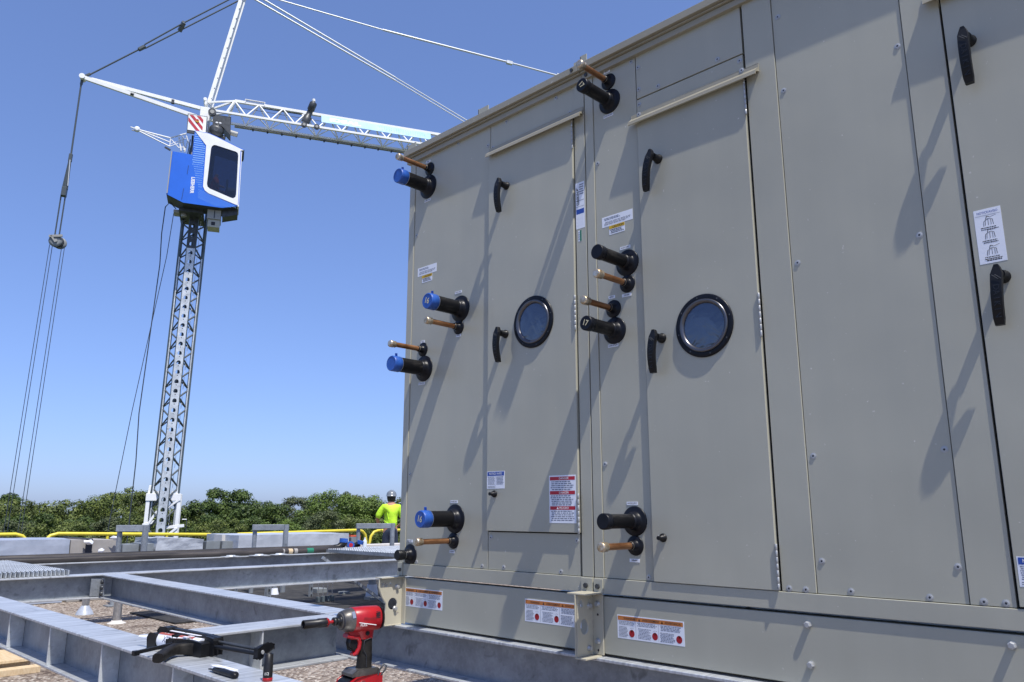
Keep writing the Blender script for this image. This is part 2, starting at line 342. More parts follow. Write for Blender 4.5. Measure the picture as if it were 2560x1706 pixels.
# ------------------------------------------------------------------ TREES beyond the roof
def crown_mesh(seed, rx, rz, nclump, nleaf, size, m):
    rnd = random.Random(seed); v = []; f = []
    for c in range(nclump):
        th = rnd.uniform(0, 2 * math.pi); cz = rnd.uniform(-.95, 1); rr = math.sqrt(max(0, 1 - cz * cz)) * rnd.uniform(.55, 1.02)
        ce = Vector((math.cos(th) * rr * rx, math.sin(th) * rr * rx, cz * rz * rnd.uniform(.85, 1.03)))
        cr = rnd.uniform(.20, .40) * rx * (.75 if cz > .75 else 1)
        for _ in range(int(nleaf * (cr / (.32 * rx)) ** 2)):
            d = Vector((rnd.gauss(0, 1), rnd.gauss(0, 1), rnd.gauss(.25, 1))).normalized()
            p = ce + Vector((d.x, d.y, d.z * .8)) * cr * (rnd.random() ** .3) * rnd.uniform(.8, 1.15)
            nn = (d + Vector((rnd.uniform(-.7, .7), rnd.uniform(-.7, .7), rnd.uniform(-.4, .9)))).normalized()
            a = nn.orthogonal().normalized(); a.rotate(Matrix.Rotation(rnd.uniform(0, 6.28), 3, nn)); b = nn.cross(a)
            s = size * rnd.uniform(.55, 1.3); k = len(v)
            v += [p - a * s, p - b * s * .5 , p + a * s, p + b * s * .5]; f.append((k, k + 1, k + 2, k + 3))
    me = bpy.data.meshes.new('crown'); me.from_pydata([tuple(q) for q in v], [], f); me.materials.append(m); me.update()
    return me
def trunk_mesh(seed, h, r):
    rnd = random.Random(seed); mb = MB()
    mb.tube([(0, 0, -.3), (rnd.uniform(-.2, .2), .1, h * .4), (rnd.uniform(-.4, .4), 0, h * .75), (0, .2, h)], [r, r * .8, r * .5, r * .2], BARK, 8)
    for k in range(6):
        a = rnd.uniform(0, 6.28); z = h * rnd.uniform(.35, .75); L = rnd.uniform(1.5, 3)
        mb.tube([(0, 0, z), (math.cos(a) * L * .5, math.sin(a) * L * .5, z + L * .5), (math.cos(a) * L, math.sin(a) * L, z + L * 1.1)], [r * .4, r * .25, r * .08], BARK, 5)
    me = bpy.data.meshes.new('trunk'); me.from_pydata(mb.v, [], mb.f); me.materials.append(BARK); me.update()
    return me
CROWNS = [[crown_mesh(11 + i * 7 + k, 4.2, 4.4, 38, 520, .155 if i != 1 else .18, LEAF[i]) for k in range(2)] for i in range(4)]
TRUNKS = [trunk_mesh(5 + k, 8.5, .28) for k in range(3)]
# (bearing offset in photo columns at the skyline, top elevation ratio, distance, kind, scale)
F_ = Vector((math.cos(R(134.4)), math.sin(R(134.4)), 0)); S_ = Vector((math.sin(R(134.4)), -math.cos(R(134.4)), 0))
def far_point(col, dist): return (F_ + S_ * ((col - 1280) / 2003)) .normalized() * dist
TREES = [(-420, 1228, 112, 0, 1.0), (-330, 1232, 105, 1, 1.1), (-240, 1226, 116, 0, 1.0), (-160, 1230, 108, 3, .95), (-80, 1235, 113, 0, 1.05),
 (8, 1248, 118, 1, .9), (50, 1254, 106, 0, .8), (118, 1252, 112, 3, .85), (182, 1240, 104, 0, .95), (245, 1247, 110, 2, .8), (283, 1235, 100, 0, .85), (322, 1226, 108, 0, .9), (362, 1246, 113, 3, .85),
 (455, 1262, 112, 0, .9), (492, 1272, 120, 3, .8), (532, 1241, 100, 1, .8), (578, 1250, 108, 2, .72), (612, 1234, 98, 1, .9), (652, 1242, 103, 1, .85), (700, 1262, 118, 3, .85), (745, 1257, 122, 3, .9), (790, 1262, 110, 0, .8),
 (828, 1240, 101, 2, .85), (868, 1242, 110, 0, .8), (915, 1246, 104, 2, .85), (950, 1256, 112, 3, .9), (1010, 1245, 108, 0, 1.0), (1100, 1240, 112, 1, 1.1), (1200, 1236, 106, 2, 1.0), (1320, 1240, 110, 0, 1.1), (1450, 1236, 112, 1, 1.1), (1600, 1238, 108, 0, 1.1), (1760, 1238, 110, 2, 1.1),
 # lower front row of smaller bushy trees
 (20, 1290, 84, 3, .62), (85, 1278, 88, 1, .7), (150, 1292, 80, 0, .65), (215, 1280, 90, 1, .7), (340, 1283, 86, 0, .66), (268, 1296, 82, 3, .6), (395, 1285, 92, 1, .7), (470, 1290, 84, 0, .62),
 (520, 1284, 90, 1, .66), (575, 1291, 82, 0, .58), (640, 1280, 86, 1, .68), (700, 1292, 80, 2, .6), (760, 1284, 88, 1, .64), (815, 1290, 84, 3, .6), (870, 1282, 90, 0, .68), (930, 1288, 84, 0, .62), (1000, 1285, 88, 1, .7), (-60, 1286, 86, 0, .7), (-150, 1284, 84, 1, .7)]
KIND = ['olive green', 'dark green', 'bright green', 'grey green']; KN = ['leafy_tree', 'dark_tree', 'leafy_tree', 'grey_green_tree']
ORD = ['first', 'second', 'third', 'fourth', 'fifth', 'sixth', 'seventh', 'eighth', 'ninth', 'tenth', 'eleventh', 'twelfth', 'thirteenth', 'fourteenth', 'fifteenth', 'sixteenth', 'seventeenth', 'eighteenth', 'nineteenth', 'twentieth']
def place(i, lo, hi, row2):
    c = sorted(t[0] for j, t in enumerate(TREES) if lo <= t[0] < hi and (j >= 33) == row2); return ORD[c.index(TREES[i][0])]
def tree_label(i, col, row2, k):
    if col < 0 or col > 1000: return '%s broadleaf tree outside the tree line in view, in the woods beyond the roof' % KIND[k]
    if row2: return '%s low bushy tree, %s from the left in the front row beyond the railing' % (KIND[k], place(i, 0, 1001, True))
    if col < 380: return '%s tall tree, %s from the left in the skyline left of the crane mast' % (KIND[k], place(i, 0, 380, False))
    return '%s tall tree, %s rightwards from the crane mast in the skyline' % (KIND[k], place(i, 380, 1001, False))
for i, (col, row, dist, k, s) in enumerate(TREES):
    p = far_point(col, dist); top = dist * (1278 - row) / 1957.0
    lb = tree_label(i, col, i >= 33, k); seen = 0 <= col <= 1000
    t = thing(KN[k], (p.x, p.y, -9.5), lb, 'tree', 'trees in the woods beyond the roof' if seen else 'trees hidden by the cabinet or outside the view: ' + KIND[k])
    top += random.Random(i).uniform(-.75, .45); cz = top - 4.4 * s - .1
    rz = random.uniform(0, 6.28)
    c = bpy.data.objects.new('crown', CROWNS[k][i % 2]); COL.objects.link(c); c.parent = t; c.location = (0, 0, cz + 9.5); c.rotation_euler = (0, 0, rz); c.scale = (s * 1.12, s * 1.12, s)
    tr = bpy.data.objects.new('trunk', TRUNKS[i % 3]); COL.objects.link(tr); tr.parent = t; tr.scale = (1, 1, max(.3, (cz + 9.5 + 1) / 8.5)); tr.rotation_euler = (0, 0, rz)
# dense undergrowth behind and between the trees
um = crown_mesh(99, 4.6, 3.0, 34, 260, .24, LEAF[1])
vv = []; ff = []
for k in range(46):
    p = far_point(-700 + k * 62 + random.uniform(-20, 20), random.uniform(122, 136)); s = random.uniform(1.0, 1.5); n0 = len(vv)
    a = random.uniform(0, 6.28); ca, sa = math.cos(a), math.sin(a)
    zc = random.uniform(-5.6, -4.4)
    for q in um.vertices:
        vv.append((p.x + (q.co.x * ca - q.co.y * sa) * s, p.y + (q.co.x * sa + q.co.y * ca) * s, zc + q.co.z * s * .95))
    ff += [tuple(n0 + j for j in f.vertices) for f in um.polygons]
me = bpy.data.meshes.new('far_wood'); me.from_pydata(vv, [], ff); me.materials.append(LEAF[1]); me.update()
tag(link('far_wood', me), 'dense dark wood filling the gaps behind the row of trees', 'wood', kind='stuff')

# ------------------------------------------------------------------ TOWER CRANE (local frame: U along the jib, V towards the viewer side, W up)
CO = Vector((-25, 10.29, 0)); U = Vector((.434, .901, 0)); V = Vector((.901, -.434, 0))
def K(u, v, z): return CO + U * u + V * v + Z_ * z
crane = thing('tower_crane', (-25, 10.29, -9.5), 'white self-erecting tower crane with blue cab and galvanised lattice mast beyond the roof', 'crane')
def mastu(z): return -.15 + (z + .6) * (.155 / 10.3)
MT, MBT = 12.2, -9.4
hw = .36
CH = [(-hw, 0), (0, -hw), (hw, 0)]
for (cu_, cv) in CH:
    m = MB(); a = K(mastu(MBT) + cu_, cv, MBT); b = K(mastu(MT) + cu_, cv, MT)
    m.beam(a, b, .09, .09, MASTD, up=V + U * (1 if cu_ > 0 else -1)); m.build('mast_chord', crane, .01)
    if cu_:
        m = MB(); m.beam(K(mastu(MBT) + cu_ * .96, .055, MBT), K(mastu(8.2) + cu_ * .96, .055, 8.2), .035, .03, MASTG, up=V); m.build('chord_edge_strip', crane)
# front chord: perforated galvanised plate with one arched opening after another
def arch(cx_, cz_, w_, h):
    p = [(cx_ - w_ / 2, cz_ - h / 2 + .02), (cx_ - w_ / 2 + .02, cz_ - h / 2), (cx_ + w_ / 2 - .02, cz_ - h / 2), (cx_ + w_ / 2, cz_ - h / 2 + .02)]
    for k in range(0, 7):
        q = math.pi * k / 6; p.append((cx_ + math.cos(q) * w_ / 2, cz_ + math.sin(q) * h * .5))
    return p
zz_ = MBT
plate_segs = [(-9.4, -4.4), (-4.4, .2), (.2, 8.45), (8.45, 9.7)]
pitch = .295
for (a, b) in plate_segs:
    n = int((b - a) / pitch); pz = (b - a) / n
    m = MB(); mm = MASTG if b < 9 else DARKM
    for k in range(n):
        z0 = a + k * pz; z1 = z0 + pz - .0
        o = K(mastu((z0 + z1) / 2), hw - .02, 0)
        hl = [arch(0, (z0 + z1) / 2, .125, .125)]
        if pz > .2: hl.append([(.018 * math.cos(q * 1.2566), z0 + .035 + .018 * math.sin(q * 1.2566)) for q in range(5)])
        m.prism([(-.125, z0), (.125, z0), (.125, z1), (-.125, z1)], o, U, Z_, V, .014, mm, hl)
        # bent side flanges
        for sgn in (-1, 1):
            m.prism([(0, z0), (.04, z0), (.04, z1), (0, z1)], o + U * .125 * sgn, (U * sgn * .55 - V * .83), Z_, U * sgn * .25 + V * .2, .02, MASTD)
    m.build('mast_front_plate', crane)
# lattice bracing on the four faces
def brace(p, q, r, mt, name='brace', par=None): 
    m = MB(); m.tube([p, q], r, mt, 6); return m.build(name, par or crane)
BRD = mat('brace_dark', (.07, .085, .09), .5)
ZS = [-3.0 + .62 * k for k in range(24)]
for z in ZS:
    if z > 11: break
    for sgn in (-1, 1):
        c0 = (sgn * hw, 0); c1 = (sgn * .13, hw - .05)
        for (za, zb) in ((z, z + .30), (z + .34, z + .60)):
            brace(K(mastu(za) + c0[0], c0[1], za if za == z else zb), K(mastu(zb) + c1[0], c1[1], zb if za == z else za), .027, BRD)
        if sgn == 1 or True:
            brace(K(mastu(z) + sgn * hw, 0, z), K(mastu(z), -hw, z + .4), .022, BRD)
# supply ladder cables inside
m = MB(); m.tube([K(mastu(-2), .0, -2), K(mastu(10), .0, 10)], .012, CABLE, 5); m.tube([K(mastu(-2) + .2, .12, -2), K(mastu(9.6) + .2, .12, 9.6)], .008, WHITE, 5)
m.box(-25.25, -25.1, 10.2, 10.35, 3.4, 4.3, DARKM); m.build('ladder_cable', crane)
# white base frame at roof level
m = MB()
for uu in (-.6, .28):
    m.beam(K(uu - .03, .1, -3.2), K(uu + .01, .1, .52), .11, .11, WHITE, up=V)
    m.beam(K(uu - .03, -.5, -3.2), K(uu + .01, -.5, .52), .11, .11, WHITE, up=V)
m.beam(K(-.66, .12, .42), K(-.26, .12, .42), .12, .22, WHITE); m.beam(K(0, .12, .42), K(.34, .12, .42), .12, .22, WHITE)
m.beam(K(-.68, .12, -.42), K(-.30, .12, -.3), .09, .09, WHITE); m.beam(K(-.62, .15, -.55), K(-.3, .15, .0), .07, .07, WHITE)
m.beam(K(-.08, .12, -.50), K(.50, .12, -.44), .09, .09, WHITE); m.beam(K(.30, .15, .35), K(-.05, .15, .08), .06, .06, WHITE); m.beam(K(-.1, .15, -.85), K(.30, .15, -.5), .07, .07, WHITE)
m.beam(K(.42, .15, -.25), K(.56, .15, -.25), .03, .03, WHITE); m.beam(K(.56, .15, -.25), K(.56, .15, -1.2), .025, .025, DARKM); m.beam(K(.42, .15, -.7), K(.56, .15, -.7), .03, .03, WHITE)
m.beam(K(-.60, .05, .5), K(-.57, .05, .78), .07, .05, WHITE, up=V)
for uu in (-.45, -.33, .08, .2): m.cyl(K(uu, .12, .5), K(uu, .12, .6), .035, WHITE, n=8)
m.beam(K(-.66, 0, -1.6), K(.5, 0, -1.6), .12, .16, WHITE)
m.build('base_frame', crane, .008)
# cab: side faces are plates with a window opening, joined by panels
v0, v1 = .55, 1.35
OUT = [(-.80, 11.32), (-.82, 9.84), (-.31, 9.62), (.86, 9.60), (1.35, 9.73), (1.31, 11.69), (1.40, 11.72), (.52, 12.05), (.27, 12.13), (-.16, 12.15), (-.17, 11.29)]
WIN = [(.52, 11.735), (1.14, 11.61), (1.20, 11.57), (1.225, 11.48), (1.255, 10.11), (1.235, 10.02), (1.17, 9.97), (1.09, 9.985), (.45, 10.20), (.37, 10.26), (.345, 10.35), (.375, 11.60), (.40, 11.68), (.45, 11.73)]
cab = MB()
cab.prism(OUT, K(0, v1 - .03, 0), U, Z_, V, .03, CABBLUE, [WIN])
cab.prism(OUT, K(0, v0, 0), U, Z_, V, .03, CABBLUE, [WIN])
for i, (p, q) in enumerate(zip(OUT, OUT[1:] + OUT[:1])):
    if i in (4,): continue
    mm = WHITE if i in (6, 7, 8) else (GREYBOX if i == 0 else (DARKM if i in (1, 2, 3) else CABBLUE))
    cab.add([K(p[0], v0 + .01, p[1]), K(q[0], v0 + .01, q[1]), K(q[0], v1 - .01, q[1]), K(p[0], v1 - .01, p[1])], [(0, 1, 2, 3)], mm)
cabo = cab.build('cab', crane)
WH = [(-.15, 12.13), (.26, 12.11), (.51, 12.03), (1.38, 11.70), (1.285, 11.67), (1.335, 9.745), (.42, 10.04), (.30, 10.12), (.235, 10.25), (.22, 11.68)]
m = MB(); m.prism(WH, K(0, v1 + .001, 0), U, Z_, V, .012, WHITE, [WIN]); m.prism(WH, K(0, v0 - .013, 0), U, Z_, V, .012, WHITE, [WIN])
m.beam(K(1.36, v0, 11.67), K(1.36, v1, 11.67), .06, .04, DARKM); m.beam(K(1.345, v0, 9.74), K(1.345, v1, 9.74), .05, .06, WHITE)
m.beam(K(1.34, v0 + .03, 9.74), K(1.31, v0 + .03, 11.68), .05, .05, WHITE, up=V); m.beam(K(1.34, v1 - .03, 9.74), K(1.31, v1 - .03, 11.68), .05, .05, WHITE, up=V)
m.build('window_surround', cabo, .004)
m = MB(); m.prism(WIN, K(0, v1 - .02, 0), U, Z_, V, .008, CABGL); m.prism(WIN, K(0, v0 + .012, 0), U, Z_, V, .008, CABGL)
m.add([K(1.335, v0 + .05, 9.80), K(1.335, v1 - .05, 9.80), K(1.305, v1 - .05, 11.65), K(1.305, v0 + .05, 11.65)], [(0, 1, 2, 3)], CABGL); m.build('window_pane', cabo)
m = MB(); m.M = Matrix.Translation(K(.62, .95, 9.75)) @ Matrix(((U.x, V.x, 0, 0), (U.y, V.y, 0, 0), (0, 0, 1, 0), (0, 0, 0, 1)))
m.box(-.25, .25, -.25, .25, .35, .47, SEAT); m.box(-.30, -.20, -.25, .25, .4, 1.15, SEAT); m.box(-.1, .1, -.1, .1, 0, .36, SEAT); m.box(.35, .6, -.3, .3, .5, .62, GREYBOX); m.box(.30, .36, .12, .3, .1, .9, DARKM)
m.build('cab_seat', cabo, .02)
m = MB()   # halftone dots
rnd = random.Random(3)
for r_ in range(30):
    for c_ in range(11):
        z = 12.02 - r_ * .075; u_ = -.14 + c_ * .036 + (.018 if r_ % 2 else 0)
        lim = .20 if z < 11.65 else -.12 + (12.13 - z) * .66
        lo = -.15 if z > 11.0 else -.15 + (11.0 - z) * .30
        if z < 10.15: break
        if lo < u_ < lim - .01:
            s = .011 if z > 11 else .008; o = K(u_, v1 + .0015, z)
            m.prism([(-s, -s * 1.4), (s, -s * 1.4), (s * 1.3, s * 1.2), (-s, s * 1.6)], o, U, Z_, V, .002, SKYBL)
for r_ in range(6):
    for c_ in range(26):
        u_ = .12 + c_ * .045; z = 10.12 - (u_ - .12) * .36 - r_ * .055
        if z > 9.64 and u_ < 1.25: m.prism([(-.008, -.007), (.008, -.007), (.009, .009), (-.008, .009)], K(u_ + (.02 if r_ % 2 else 0), v1 + .0015, z), U, Z_, V, .002, SKYBL)
m.build('dot_pattern', cabo)
m = MB(); m.text('LIEBHERR', K(-.085, v1, 10.25), -Z_, U, V, .15, WHITE, off=.003, bold=.03, sx=.88)
m.build('lettering', cabo)
m = MB(); m.beam(K(-.80, v1 + .02, 9.86), K(-.78, v1 + .02, 11.3), .03, .05, GREYBOX, up=V); m.beam(K(-.83, v1, 11.34), K(-1.0, v1, 11.42), .05, .05, DARKM)
m.tube([K(-.25, 1.36, 10.9), K(-.27, 1.36, 10.6)], .006, INK); m.tube([K(-.33, 1.36, 10.1), K(-.36, 1.36, 9.72)], .006, INK)
m.build('door_trim', cabo)
m = MB(); F4 = Matrix(((U.x, V.x, 0, 0), (U.y, V.y, 0, 0), (0, 0, 1, 0), (0, 0, 0, 1)))
def KB(mb, u0, u1, va, vb, z0, z1, mt):
    mb.M = Matrix.Translation(CO) @ F4; mb.box(u0, u1, va, vb, z0, z1, mt); mb.M = Matrix.Identity(4)
KB(m, .42, .84, .5, 1.1, 9.28, 9.60, GREYBOX); KB(m, .45, .82, .55, 1.05, 9.02, 9.28, TAUPE); KB(m, .56, .68, 1.04, 1.06, 9.08, 9.2, INK); KB(m, .62, .66, 1.09, 1.105, 9.3, 9.58, DARKM)
m.prism([(.88, 9.60), (1.34, 9.72), (1.34, 9.52), (.88, 9.38)], K(0, .6, 0), U, Z_, V, .5, DARKM); m.build('underslung_box', crane, .01)
m = MB(); KB(m, -.45, .3, -.4, .9, 9.5, 9.62, DARKM); KB(m, -.62, -.4, .3, .7, 9.5, 9.6, GREYBOX)
m.cyl(K(-.35, .6, 9.6), K(-.3, .6, 9.42), .09, GREYBOX, n=10); m.cyl(K(.1, .7, 9.56), K(.25, .7, 9.5), .06, DARKM, n=8); m.build('cab_bracket', crane, .01)
# slewing head, warning board, hoist motor
m = MB(); m.prism([(-.45, 12.92), (.15, 12.92), (.16, 12.25), (-.43, 12.25)], K(0, .85, 0), U, Z_, V, .06, DARKM)
sg = MB(); sg.prism([(-.43, 12.90), (.135, 12.90), (.14, 12.34), (-.42, 12.34)], K(0, .912, 0), U, Z_, V, .008, WHITE)
for k, a in enumerate((-.62, -.40, -.18, .04)):
    pts = []
    # diagonal stripe clipped to the board
    x0_, x1_, z0_, z1_ = -.42, .04, 12.355, 12.885
    poly = [(a + .0, z1_), (a + .12, z1_), (a + .12 + .46, z0_), (a + .46, z0_)]
    def clip(poly, f):
        out = []
        for i in range(len(poly)):
            p, q = poly[i], poly[(i + 1) % len(poly)]; fp, fq = f(p), f(q)
            if fp >= 0: out.append(p)
            if fp * fq < 0:
                t = fp / (fp - fq); out.append((p[0] + (q[0] - p[0]) * t, p[1] + (q[1] - p[1]) * t))
        return out
    poly = clip(poly, lambda p: p[0] - x0_); poly = clip(poly, lambda p: x1_ - p[0])
    if len(poly) > 2: sg.prism(poly, K(0, .921, 0), U, Z_, V, .004, RED)

sg.cyl(K(-.14, .93, 12.70), K(-.14, .945, 12.70), .055, YEL, n=12); sg.cyl(K(-.14, .945, 12.72), K(-.14, .95, 12.72), .04, RED, n=10)
b_ = m.build('warning_board_frame', crane, .006); sg.build('warning_board', b_)
m = MB(); KB(m, -.12, .2, -.35, .45, 12.15, 13.5, WHITE); m.build('slewing_head', crane, .02)
m = MB()
m.prism([(.30, 13.14), (.88, 13.14), (.91, 12.50), (.62, 12.78), (.34, 12.72)], K(0, .2, 0), U, Z_, V, .5, DARKM); m.cyl(K(.28, .6, 13.22), K(.28, .72, 13.22), .13, DARKM, n=16); m.cyl(K(.28, .72, 13.22), K(.28, .74, 13.22), .07, GREYBOX, n=12)
m.cyl(K(.9, .6, 12.62), K(1.14, .6, 12.58), .09, GREYBOX, n=12); m.lathe(K(.45, .45, 12.58), V, [(0, .22), (.2, .25), (.32, .2), (.36, .08)], DARKM, 14)
m.cyl(K(.2, .5, 12.5), K(.75, .5, 12.42), .10, DARKM, n=10); KB(m, .25, .5, .55, .75, 12.3, 12.6, INK); KB(m, .42, .5, .81, .83, 12.78, 12.83, WHITE); KB(m, .53, .6, .81, .83, 12.78, 12.83, WHITE)
m.tube([K(.0, .7, 12.2), K(.2, .78, 12.28), (K(.5, .75, 12.2)), K(.6, .6, 12.4)], .03, INK); m.build('hoist_winch', crane, .012)
# tower head (leaning A-frame post), rear arms, rods
head = K(1.05, 0, 18.7)
m = MB(); m.beam(K(.11, .10, 13.8), K(.98, .08, 18.7), .13, .07, WHITE, up=V); m.beam(K(.19, -.12, 13.8), K(1.06, -.08, 18.7), .14, .07, WHITE, up=V)
for k in range(12):
    t = (k + .5) / 12; c = K(.11, .0, 13.8).lerp(K(1.0, 0, 18.7), t); m.beam(c - V * .12, c + V * .11, .03, .03, MASTG)
    m.cyl(c + U * .035 + V * .13, c + U * .035 + V * .14, .018, INK, n=6)
m.beam(K(.05, -.25, 13.75), K(.05, .25, 13.75), .12, .12, WHITE); m.cyl(K(0, -.2, 13.9), K(0, .25, 13.9), .06, WHITE, n=10); m.build('tower_head', crane, .006)
m = MB(); m.beam(K(-3.8, .05, 14.05), K(-.10, .60, 12.98), .09, .13, WHITE); m.cyl(K(-2.3, .33, 13.60), K(-2.2, .33, 13.58), .05, DARKM, n=8); m.build('rear_arm', crane, .008)
m = MB(); m.beam(K(-3.8, -.05, 14.10), K(-.05, -.55, 13.90), .09, .13, WHITE); KB(m, -1.12, -1.02, -.45, -.36, 13.85, 14.0, DARKM); m.build('rear_arm', crane, .008)
m = MB(); m.lathe(K(-3.82, -.15, 14.06), V, [(0, .09), (.3, .09)], WHITE, 12); m.beam(K(-3.78, 0, 14.12), K(-3.6, 0, 14.25), .08, .07, ROD); m.beam(K(-3.82, 0, 14.02), K(-3.84, 0, 13.8), .08, .05, ROD, up=V); m.build('arm_tip', crane, .01)
def rod(p, q, r, mt, name='tie_rod'): 
    m = MB(); m.tube([p, q], r, mt, 6); return m.build(name, crane)
T0 = K(-3.62, 0, 14.22); T1 = K(-2.1, 0, 15.58)
rod(T0, T1, .028, ROD)
m = MB(); m.beam(T1 - (T1 - T0).normalized() * .22, T1 + (T1 - T0).normalized() * .05, .14, .10, ROD); m.build('rod_joint', crane, .02)
for vv_ in (-.07, .07):
    A1 = K(-2.08, vv_, 15.6 + vv_ * .5); A2 = K(-.98, vv_, 16.62 + vv_); A3 = K(.95, vv_ * 1.2, 18.35 + vv_)
    rod(A1, A2, .026, ROD); rod(A2, A3, .026, ROD)
m = MB(); m.beam(K(-1.06, -.12, 16.5), K(-.92, .12, 16.72), .12, .14, ROD); m.cyl(K(-.95, -.1, 16.75), K(-.95, .1, 16.75), .05, ROD, n=8); m.build('rod_joint', crane, .01)
# forward ties to the jib
for dv, za, zb, zc in ((-.05, 18.68, 16.22, 12.86), (.05, 18.40, 16.03, 12.64)):
    rod(K(.95, dv, za), K(6.6, dv, zb), .032, CABLEL); rod(K(6.6, dv, zb), K(14.2, dv, zc), .022, CABLEL)
rod(K(1.2, 0, 18.55), K(6.06, 0, 18.10), .026, CABLEL); rod(K(6.06, 0, 18.10), K(11.2, 0, 17.80), .042, CABLEL); rod(K(11.2, 0, 17.80), K(24, 0, 16.9), .036, CABLEL)
m = MB(); m.beam(K(11.1, 0, 17.80), K(11.35, 0, 17.78), .12, .14, MASTG); m.beam(K(13.3, 0, 17.66), K(13.6, 0, 17.64), .12, .14, MASTG); m.build('rod_joint', crane, .01)
# jib
JZ0, JZ1, JW = 13.44, 14.12, .38
J1 = 26.0
for sgn in (-1, 1):
    m = MB(); m.beam(K(.0, sgn * JW, JZ0), K(J1, sgn * JW, JZ0), .08, .08, WHITE); m.build('jib_chord', crane, .006)
m = MB(); m.beam(K(.95, 0, JZ1), K(J1, 0, JZ1), .10, .10, WHITE); m.build('jib_chord', crane, .006)
m = MB()
for sgn in (-1, 1): m.beam(K(.08, sgn * .3, 13.75), K(.95, 0, JZ1), .06, .06, WHITE); m.beam(K(.95, 0, JZ1), K(.73, sgn * JW, JZ0), .06, .06, WHITE)
m.beam(K(.1, .35, 13.25), K(.75, .38, 13.45), .06, .06, WHITE); m.beam(K(.2, -JW, 13.45), K(.2, JW, 13.45), .06, .06, WHITE); m.build('jib_root_frame', crane)
u_ = .95; st = .82
while u_ < 22:
    for sgn in (-1, 1):
        brace(K(u_, 0, JZ1), K(u_ + st * .5, sgn * JW, JZ0), .026, WHITE, 'jib_brace'); brace(K(u_ + st * .5, sgn * JW, JZ0), K(u_ + st, 0, JZ1), .026, WHITE, 'jib_brace')
    brace(K(u_ + st * .5, -JW, JZ0), K(u_ + st, JW, JZ0), .018, WHITE, 'jib_brace'); brace(K(u_ + st, JW, JZ0), K(u_ + st * 1.5, -JW, JZ0), .018, WHITE, 'jib_brace')
    u_ += st
m = MB(); m.beam(K(1.0, -JW - .05, JZ0 - .07), K(J1, -JW - .05, JZ0 - .07), .10, .05, GREYBOX)
k = 1.6
while k < 20: KB(m, k, k + .05, -JW - .1, -JW + .02, JZ0 - .13, JZ0 - .09, INK); k += .5
m.build('trolley_track', crane)
m = MB(); m.beam(K(1.3, .05, JZ1 + .10), K(1.95, .05, JZ1 + .10), .08, .02, WHITE); m.beam(K(1.3, .05, JZ1), K(1.3, .05, JZ1 + .12), .03, .03, WHITE, up=V); m.beam(K(1.95, .05, JZ1 - .02), K(1.95, .05, JZ1 + .12), .03, .03, WHITE, up=V)
m.tube([K(1.0, 0, 13.9), K(12, 0, 13.86)], .010, CABLE); m.tube([K(3.9, -.3, 13.30), K(12, -.3, 13.22)], .010, CABLE); m.tube([K(1.9, 0, 14.02), K(3.3, 0, 14.03)], .02, DARKM); m.build('top_bracket', crane)
m = MB(); d_ = K(3.32, .05, 13.50) - K(3.62, .3, 14.42)
m.lathe(K(3.62, .34, 14.40), d_, [(0, .10), (.04, .13), (.3, .13), (.32, .10), (.55, .10), (.56, .14), (.8, .14)], DARKM, 14)
m.cyl(K(3.62, .30, 14.45), K(3.6, .3, 14.54), .06, WHITE, n=10)
for uu in (3.32, 3.76): m.lathe(K(uu, JW + .02, 13.42), V, [(0, .10), (.06, .10)], DARKM, 14); m.cyl(K(uu, JW + .08, 13.42), K(uu, JW + .1, 13.42), .05, GREYBOX, n=10)
m.beam(K(3.3, JW, 13.55), K(3.3, JW, 13.4), .06, .05, GREYBOX, up=V); m.beam(K(3.75, JW, 13.55), K(3.75, JW, 13.4), .06, .05, GREYBOX, up=V); m.beam(K(3.25, .1, 13.95), K(3.5, .1, 14.15), .05, .05, WHITE); m.build('trolley_winch', crane)
m = MB(); e1 = V * (JW * .5 / .72) + Z_ * (-.5); 
def bn(u_, t): return K(u_, .065 + .20 * t, JZ1 - .03 - .36 * t)
bd = (bn(4, 1) - bn(4, 0)); bnorm = U.cross(bd).normalized()
if bnorm.dot(V) < 0: bnorm = -bnorm
m.add([bn(3.93, 0), bn(8.0, 0), bn(8.0, 1), bn(3.93, 1), *[p - bnorm * .01 for p in (bn(3.93, 0), bn(8.0, 0), bn(8.0, 1), bn(3.93, 1))]], [(0, 1, 2, 3), (7, 6, 5, 4), (0, 4, 5, 1), (2, 6, 7, 3), (1, 5, 6, 2), (0, 3, 7, 4)], BANNER)
m.text('IDEAL', (bn(4.78, .48)), U, -bd.normalized(), bnorm, .27, WHITE, off=.004, bold=.05, sx=1.55)
for k in range(40): 
    u_ = 6.0 + k * .045; m.add([bn(u_, .15), bn(u_ + .012, .15), bn(u_ + .012, .85), bn(u_, .85)], [(0, 1, 2, 3)], WHITE) if k % 2 else None
m.build('banner', crane)
# small fly jib at the back of the head
m = MB()
P = lambda u_, z, v_=0: K(u_, v_, z)
for a, b, r in (((-2.0, 12.46), (-1.0, 12.33), .035), ((-1.0, 12.33), (-.50, 12.58), .035), ((-1.98, 12.42), (-.98, 12.02), .028), ((-.98, 12.35), (-.98, 12.02), .025), ((-1.95, 12.45), (-1.0, 12.18), .026),
    ((-.98, 12.02), (-.6, 12.25), .022), ((-.95, 12.28), (-.7, 12.02), .022), ((-.7, 12.02), (-.45, 12.1), .028), ((-.62, 12.45), (-.52, 11.95), .04), ((-.72, 12.4), (-.62, 11.92), .04), ((-.45, 12.3), (-.5, 11.9), .025), ((-.95, 12.12), (-.5, 12.4), .02), ((-1.5, 12.38), (-1.5, 12.3), .02), ((-.5, 12.5), (-.35, 12.1), .025)):
    m.tube([P(*a, .1), P(*b, .1)], r * .8, WHITE, 6)
